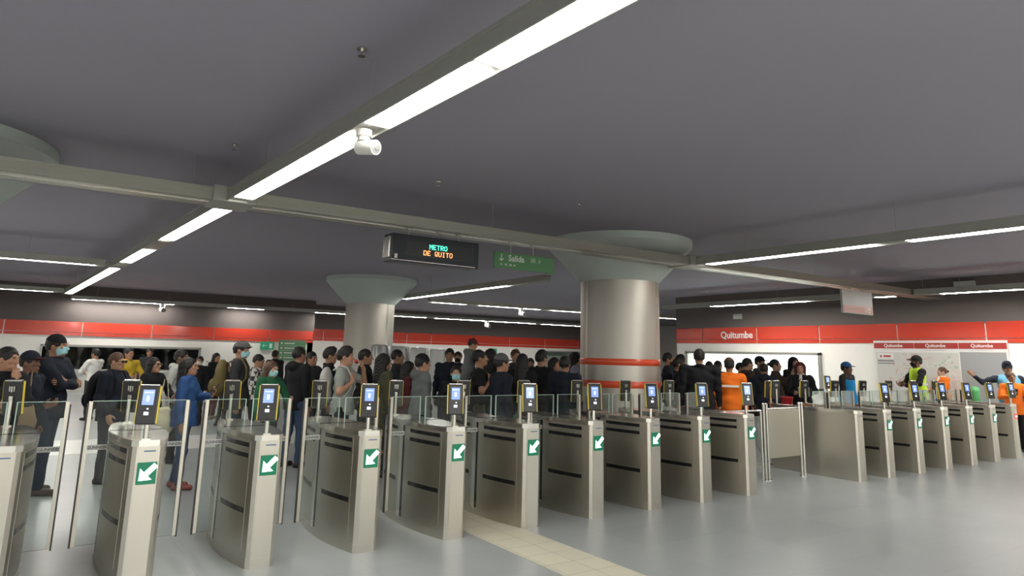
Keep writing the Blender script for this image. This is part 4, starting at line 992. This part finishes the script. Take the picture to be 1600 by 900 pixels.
    if glasses:
        bm = bmesh.new()
        for sd in (-1, 1):
            box(bm, (.008*s*sd, -.004*s, -.017*s), (.058*s*sd, .004*s, .017*s), .003*s, HM(0, .112, 1.590)); box(bm, (sd*.060*s-.003*s, -.10*s, .004*s), (sd*.060*s+.003*s, .0, .010*s), 0, HM(sd*.008, .112, 1.590))
        box(bm, (-.01*s, -.003*s, .003*s), (.01*s, .003*s, .009*s), 0, HM(0, .112, 1.590))
        link_mesh('sunglasses' if glasses == 'sun' else 'glasses', bm, SUNG if glasses == 'sun' else mat('glasses frame', (.08, .07, .06), .3), root)
    root_info = dict(root=root, s=s, arm=arm, T=T, Hd=Hd, rz=rz)
    return root_info
def world_of(pi, v):
    q = Matrix.Rotation(pi['rz'], 3, 'Z') @ Vector(v); return q+Vector(pi['root'].location)
def backpack(pi, col, label, back=True):
    s = pi['s']; T = pi['T']; c = T(0, -.235, 1.20)
    w = world_of(pi, (c[0], c[1], 0)); t = empty('backpack', (w.x, w.y, pi['root'].location.z+.0), pi['rz'], label, 'backpack')
    g = Field((-.25*s, -.2*s, .85*s), (.25*s, .2*s, 1.5*s), .014)
    g.ell((0, 0, 1.22*s), (.155*s, .085*s, .23*s), .03); g.ell((0, -.02*s, 1.08*s), (.145*s, .095*s, .15*s), .05); g.folds(.005, 5, .12); put_mesh(g, 'bag_body', cloth(col), t)
    g = Field((-.2*s, -.3*s, .9*s), (.2*s, .05*s, 1.3*s), .014); g.ell((0, -.105*s, 1.07*s), (.11*s, .055*s, .11*s), .02); put_mesh(g, 'pocket', cloth(col), t)
    for sd in (-1, 1):
        g = Field((-.3*s, -.2*s, .9*s), (.3*s, .5*s, 1.6*s), .013); pr = None
        for q in ((sd*.09, .11, 1.41), (sd*.105, .20, 1.462), (sd*.11, .29, 1.445), (sd*.115, .350, 1.34), (sd*.13, .358, 1.20), (sd*.155, .28, 1.06), (sd*.13, .12, 1.00)):
            q = v3(*q)*s
            if pr is not None: g.cone(pr, q, .015*s, .015*s, .01)
            pr = q
        put_mesh(g, 'shoulder_strap', cloth(col), t)
    return t
def held_box(pi, hand, size, m, name, label, cat, off=(0, 0, 0), tilt=0.):
    side, Sh, E_, W_, hd, pn, curl = pi['arm'][hand]
    c = W_+hd*.10*pi['s']+pn*.02*pi['s']+v3(*off)
    w = world_of(pi, c); bm = bmesh.new(); box(bm, (-size[0]/2, -size[1]/2, -size[2]/2), tuple(x/2 for x in size), min(size)*.2, Matrix.Rotation(tilt, 4, 'X'))
    o = link_mesh(name, bm, m, None, w, pi['rz']); tag(o, label, cat); return o
def tote(pi, side, col, label, z=.78, x=.30, y=0., size=(.14, .07, .19)):
    s = pi['s']; w = world_of(pi, (side*x*s, y*s, 0)); t = empty('tote_bag', (w.x, w.y, 0), pi['rz'], label, 'bag')
    g = Field((-.22, -.25, (z-.3)*s), (.22, .25, (z+.3)*s), .013); g.ell((0, 0, z*s), (size[1]*s, size[0]*s, size[2]*s), .02); g.ell((0, 0, (z-.06)*s), (size[1]*1.15*s, size[0]*1.1*s, size[2]*.75*s), .04); g.folds(.007, 3, .1); put_mesh(g, 'bag_body', cloth(col), t)
    g = Field((-.2, -.25, (z)*s), (.2, .25, 1.5*s), .012)
    for sd in (-1, 1): g.cone((0, sd*.07*s, (z+.12)*s), (-side*.05*s, sd*.02*s, (z+.55)*s), .010*s, .010*s, .004)
    put_mesh(g, 'handle', cloth(col), t)
    return t

# ---- the queue, from the left edge of the photograph to the right
P = person
P(14, 541, 6.7, 105, 'person at the left photo edge with hand on chin, black jacket', hair='short', arms=('chin', 'cross'), hyaw=-10, hpitch=-4, sk=1)
pi = P(50, 549, 7.45, 92, 'person in dark cap with red peak, behind left edge reader', topc='navy', hat='cap', hatc='navy', peakc='maroon', hpitch=2, sk=3, arms=('hold', 'down'), legc='charcoal')
tote(pi, 1, 'tan', 'beige cloth bag carried by the person in dark red peaked cap', z=.98, x=.24, y=.16, size=(.17, .06, .24))
P(92, 523, 8.13, 84, 'tall person in black cap and pale blue mask, arms crossed', topc='navy', hat='beanie', hatc='black', mask=True, arms=('cross', 'crossb'), legc='darkdenim', shoec='shoe', sk=1, b=1.12, hpitch=4, step=.09)
P(151, 545, 15.8, -75, 'person in white shirt before the dark booth window', top='shirt', topc='white', sk=1, arms=('hold', 'hold'))
pi = P(184, 550, 8.8, 95, 'person in dark sunglasses and navy jacket with a backpack', topc='navy', glasses='sun', hairc='brownhair', hpitch=-3, arms=('downf', 'hold'), legc='charcoal', sk=0, b=1.05, hair='short')
backpack(pi, 'black', 'black backpack on the person in dark sunglasses')
P(203, 543, 13.6, 120, 'person in yellow jacket behind the sunglasses wearer', topc='yellow', sk=1, arms=('hold', 'hold'))
P(235, 544, 18.5, 150, 'small far person in dark clothes by the booth window edge', topc='charcoal', sk=1)
P(243, 558, 9.7, 105, 'person with long dark hair, glasses and black jacket', fem=True, hair='long', glasses=True, sk=0, arms=('down', 'hold'), hpitch=6)
P(285, 546, 10.4, 88, 'person in pale grey hoodie behind the blue jacket', top='hoodie', topc='palegrey', sk=3, legc='black', arms=('pocket', 'pocket'))
pi = P(298, 558, 8.55, 80, 'person in bright blue jacket with long black hair and phone', fem=True, hair='long', topc='blue', legc='denim', shoec='redshoe', sk=1, arms=('down', 'phone'), hpitch=4, hyaw=6)
held_box(pi, 1, (.075, .012, .15), BLACK, 'mobile_phone', 'phone held by the person in bright blue jacket', 'phone', tilt=-.6)
tote(pi, -1, 'cream', 'cream cloth bag hanging beside the blue jacket', z=.86, x=.05, y=-.28)
P(313, 556, 15.2, 170, 'far person in black with pale mask, right of blue jacket', mask='white', sk=1)
pi = P(339, 551, 16.8, 120, 'far person in black with long hair and maroon trousers', fem=True, hair='long', legc='maroon', shoec='shoe', sk=1)
tote(pi, 1, 'palegrey', 'pale shoulder bag on far person in maroon trousers', z=1.0)
P(354, 565, 15.2, 60, 'far person in a red jacket behind the khaki backpack', topc='red', fem=True, hair='long', hairc='brownhair')
pi = P(378, 533, 10.4, 78, 'tall person in grey flat cap and mask wearing khaki backpack', topc='charcoal', hat='flatcap', hatc='capgrey', mask=True, legc='darkdenim', sk=0, hyaw=12, b=1.05, arms=('down', 'down'))
backpack(pi, 'khaki', 'khaki backpack on the person in grey flat cap')
P(404, 553, 11.8, 92, 'person in black and white checked jacket looking down', topc='check', sk=1, hpitch=-10, arms=('hold', 'hold'))
pi = P(425, 563, 9.35, 118, 'person in green top with reddish brown hair and mask', fem=True, hair='long', hairc='brownhair', topc='green', mask=True, sk=4, arms=('down', 'hold'), hpitch=-6)
P(431, 547, 17.5, 10, 'far dark silhouette under the small exit sign', topc='black', face=False)
P(469, 541, 10.3, 38, 'tall person in black jacket and blue jeans seen from behind', topc='black', legc='denim', hood=True, b=1.08, sk=1)
P(488, 549, 11.6, 120, 'person with dark hair peering past black jacketed back', sk=1, topc='charcoal')
P(517, 540, 10.9, 78, 'person with thick black hair left of the grey t-shirt', hair='tall', sk=1, topc='black', legc='black')
pi = P(541, 539, 9.3, 88, 'person in grey t-shirt with hand raised to the mouth', top='tshirt', topc='greytee', legc='black', arms=('strap', 'mouth'), sk=0, hair='tall', hpitch=2)
backpack(pi, 'palegrey', 'grey backpack on the person in grey t-shirt')
g = Field((-.1, -.1, -.1), (.1, .1, .1), .008); g.cone((-.03, 0, 0), (.035, 0, .01), .03, .024); c = pi['Hd'](0, .15, 1.52); w = world_of(pi, c)
o = put_mesh(g, 'snack_bag', mat('red wrapper', (.5, .03, .03), .35), None); o.location = w; o.rotation_euler = (0, 0, pi['rz']); tag(o, 'red snack held at the mouth of the grey t-shirt wearer', 'snack')
P(572, 545, 10.7, 84, 'person in black behind the grey t-shirt wearer', topc='black', sk=1, legc='black')
P(601, 552, 9.7, 55, 'person in long olive black coat with loose dark hair', fem=True, hair='long', top='coat', topc='olive', sk=1)
P(622, 546, 11.7, 88, 'person in dark jacket before the silver wrapped machines', topc='charcoal', sk=2)
P(640, 564, 10.7, 75, 'person with maroon sleeve mostly hidden behind the grey hooded coat', topc='maroon', fem=True, hair='long', sk=1)
P(661, 553, 9.4, 62, 'person in grey hooded coat and dark beanie', top='hoodie', topc='midgrey', hat='beanie', hatc='black', sk=0, legc='black', fem=True, b=.97)
P(703, 544, 12.6, 178, 'person in dark jacket facing the camera by pale wrap', topc='navy', sk=2)
P(716, 549, 14.4, 180, 'small far face left of the hooded child', topc='charcoal', sk=1, mask='black')
P(713, 570, 9.5, 172, 'short person in black with pale blue mask facing the camera', fem=True, hair='bun', mask=True, sk=4, topc='black', legc='charcoal', arms=('hold', 'hold'))
pm = P(751, 546, 10.2, 86, 'person in black t-shirt with one forearm raised', top='tshirt', topc='black', legc='olive', arms=('strap', 'raise'), sk=1, b=1.12, hpitch=6)
P(737, 531, 10.45, 80, 'child in grey hoodie and cap riding on an adult back', top='hoodie', topc='midgrey', hat='cap', hatc='maroon', sk=1, arms=('hug', 'hug'), sit=True, h=1.17, zoff=.755, hpitch=-14, lean=.12)
P(767, 546, 12.2, 30, 'person with round black hair behind the raised forearm', topc='black', sk=1, hair='curly')
P(784, 553, 9.45, 62, 'person in grey cap and dark navy jacket seen from behind', topc='navy', hat='cap', hatc='capgrey', legc='darkdenim', sk=1, b=1.06)
P(806, 545, 12.6, 165, 'person with brown hair facing camera below green exit sign', hairc='brownhair', topc='charcoal', sk=0)
P(817, 552, 10.5, 25, 'person with dark hair in black and a teal skirtlike wrap', fem=True, hair='long', topc='black', legc='teal', sk=1)
P(829, 559, 14.2, 180, 'tiny far face beside the tall haired person', sk=1, topc='charcoal')
pi = P(846, 545, 11.2, 42, 'person with high black hair holding a pale jacket', hair='tall', topc='black', sk=1, arms=('hold', 'hold'), b=1.05)
g = Field((-.4, -.3, -.35), (.4, .3, .3), .016); g.cone((-.16, 0, .05), (.2, .02, -.12), .10, .08, .04); g.ell((.02, 0, -.05), (.2, .09, .12), .04); g.folds(.012, 4, .14); w = world_of(pi, pi['T'](-.02, .33, 1.16))
o = put_mesh(g, 'folded_jacket', mat('fabric beige and grey', (.36, .34, .28), .85, var=.6, vscale=5), None); o.location = w; o.rotation_euler = (0, 0, pi['rz']); tag(o, 'pale beige and black jacket carried over an arm', 'jacket')
P(867, 558, 12.0, 130, 'person with long dark hair looking right, left of column', fem=True, hair='long', sk=1, topc='charcoal')
P(883, 556, 10.4, 22, 'person in plain dark jacket seen from behind, left of column', topc='navy', sk=2, b=1.05)
P(899, 551, 14.0, 95, 'person with wavy hair and lavender top at column edge', fem=True, hair='curly', topc='lavender', sk=4)
# right of the large column
P(1044, 551, 13.6, 110, 'person in navy jacket at the right column edge', topc='navy', sk=1, arms=('hold', 'hold'))
P(1060, 559, 12.9, 95, 'person in navy top with dark hair, right of column', fem=True, hair='bun', topc='navy', legc='denim', sk=1)
P(1064, 553, 14.8, 60, 'person with long dark hair behind the column neighbours', fem=True, hair='long', topc='charcoal', sk=1)
P(1092, 545, 11.5, 8, 'big person in black jacket seen from behind, right of column', topc='black', b=1.28, sk=1, legc='black')
P(1139, 559, 11.8, 14, 'person in orange jacket and dark beanie seen from behind', topc='orange', hat='beanie', hatc='brown', stripe=True, b=1.1, sk=1, legc='black', face=False)
P(1108, 564, 14.6, 20, 'dark head seen between black jacket and orange jacket', topc='black', sk=1)
P(1122, 563, 15.8, 60, 'farther dark head left of the orange jacket', topc='navy', sk=1)
P(1157, 566, 14.8, 120, 'small face just right of the dark beanie', topc='navy', sk=1)
P(1168, 559, 14.1, 84, 'person in dark brown coat looking right', topc='brown', sk=0, legc='black')
P(1187, 557, 15.2, 140, 'person in dark cap turned half left in the far queue', hat='cap', hatc='black', topc='charcoal', sk=1)
P(1193, 567, 13.2, 18, 'person in navy hooded jacket seen from behind beside brown coat', topc='navy', sk=1, b=1.02, hood=True)
pi = P(1211, 561, 14.1, 120, 'person in brown coat holding up a black case', topc='brown', sk=4, arms=('raise', 'raise'), fem=True, hair='bun')
held_box(pi, 0, (.36, .05, .24), BLACK, 'laptop_case', 'black case held up by the person in brown coat', 'case', off=(-.16, .02, -.02))
P(1240, 557, 14.6, 170, 'person in black hood behind the rust scarf', hat='hood', hatc='black', topc='black', sk=1)
pi = P(1250, 565, 13.4, 205, 'person with rust red scarf over hair and black coat', top='coat', topc='black', hat='hood', hatc='maroon', hair='none', collar='white', sk=0, fem=True, arms=('hold', 'hold'), hpitch=-8)
held_box(pi, 1, (.20, .02, .26), mat('paper sheets', (.55, .55, .52), .6), 'paper_sheets', 'papers held by the person with rust red scarf', 'papers', tilt=-.9)
P(1322, 566, 14.3, 140, 'person in blue cap and bright blue jacket by white wall', topc='charcoal', vest='skyblue', vtop=1.385, hat='cap', hatc='capblue', sk=3, arms=('down', 'down'), b=1.1)
P(1431, 556, 15.9, -88, 'guard in black cap, black mask and hi-vis vest', topc='black', hat='cap', hatc='black', mask='black', vest='lime', sk=3, arms=('hold', 'hold'), b=1.02)
P(1471, 573, 16.6, -86, 'person in orange jacket with hair bun and white collar', fem=True, hair='bun', hairc='brownhair', topc='orange', collar='white', sk=4, arms=('hold', 'hold'), face=True)
P(1573, 567, 14.7, 200, 'guard in dark cap and pale blue shirt waving an arm', topc='navy', vest='paleblue', hat='guardcap', hatc='navy', sk=1, arms=('wave', 'down'), b=1.1, hyaw=0)
pi = P(1579, 581, 14.1, 200, 'person in orange jacket at the right photo edge', fem=True, topc='orange', hairc='brownhair', hair='bun', sk=1, arms=('phone', 'hold'), b=1.05, legc='black')
held_box(pi, 0, (.08, .012, .15), BLACK, 'mobile_phone', 'dark phone held by the right edge person in orange', 'phone', tilt=-.5)
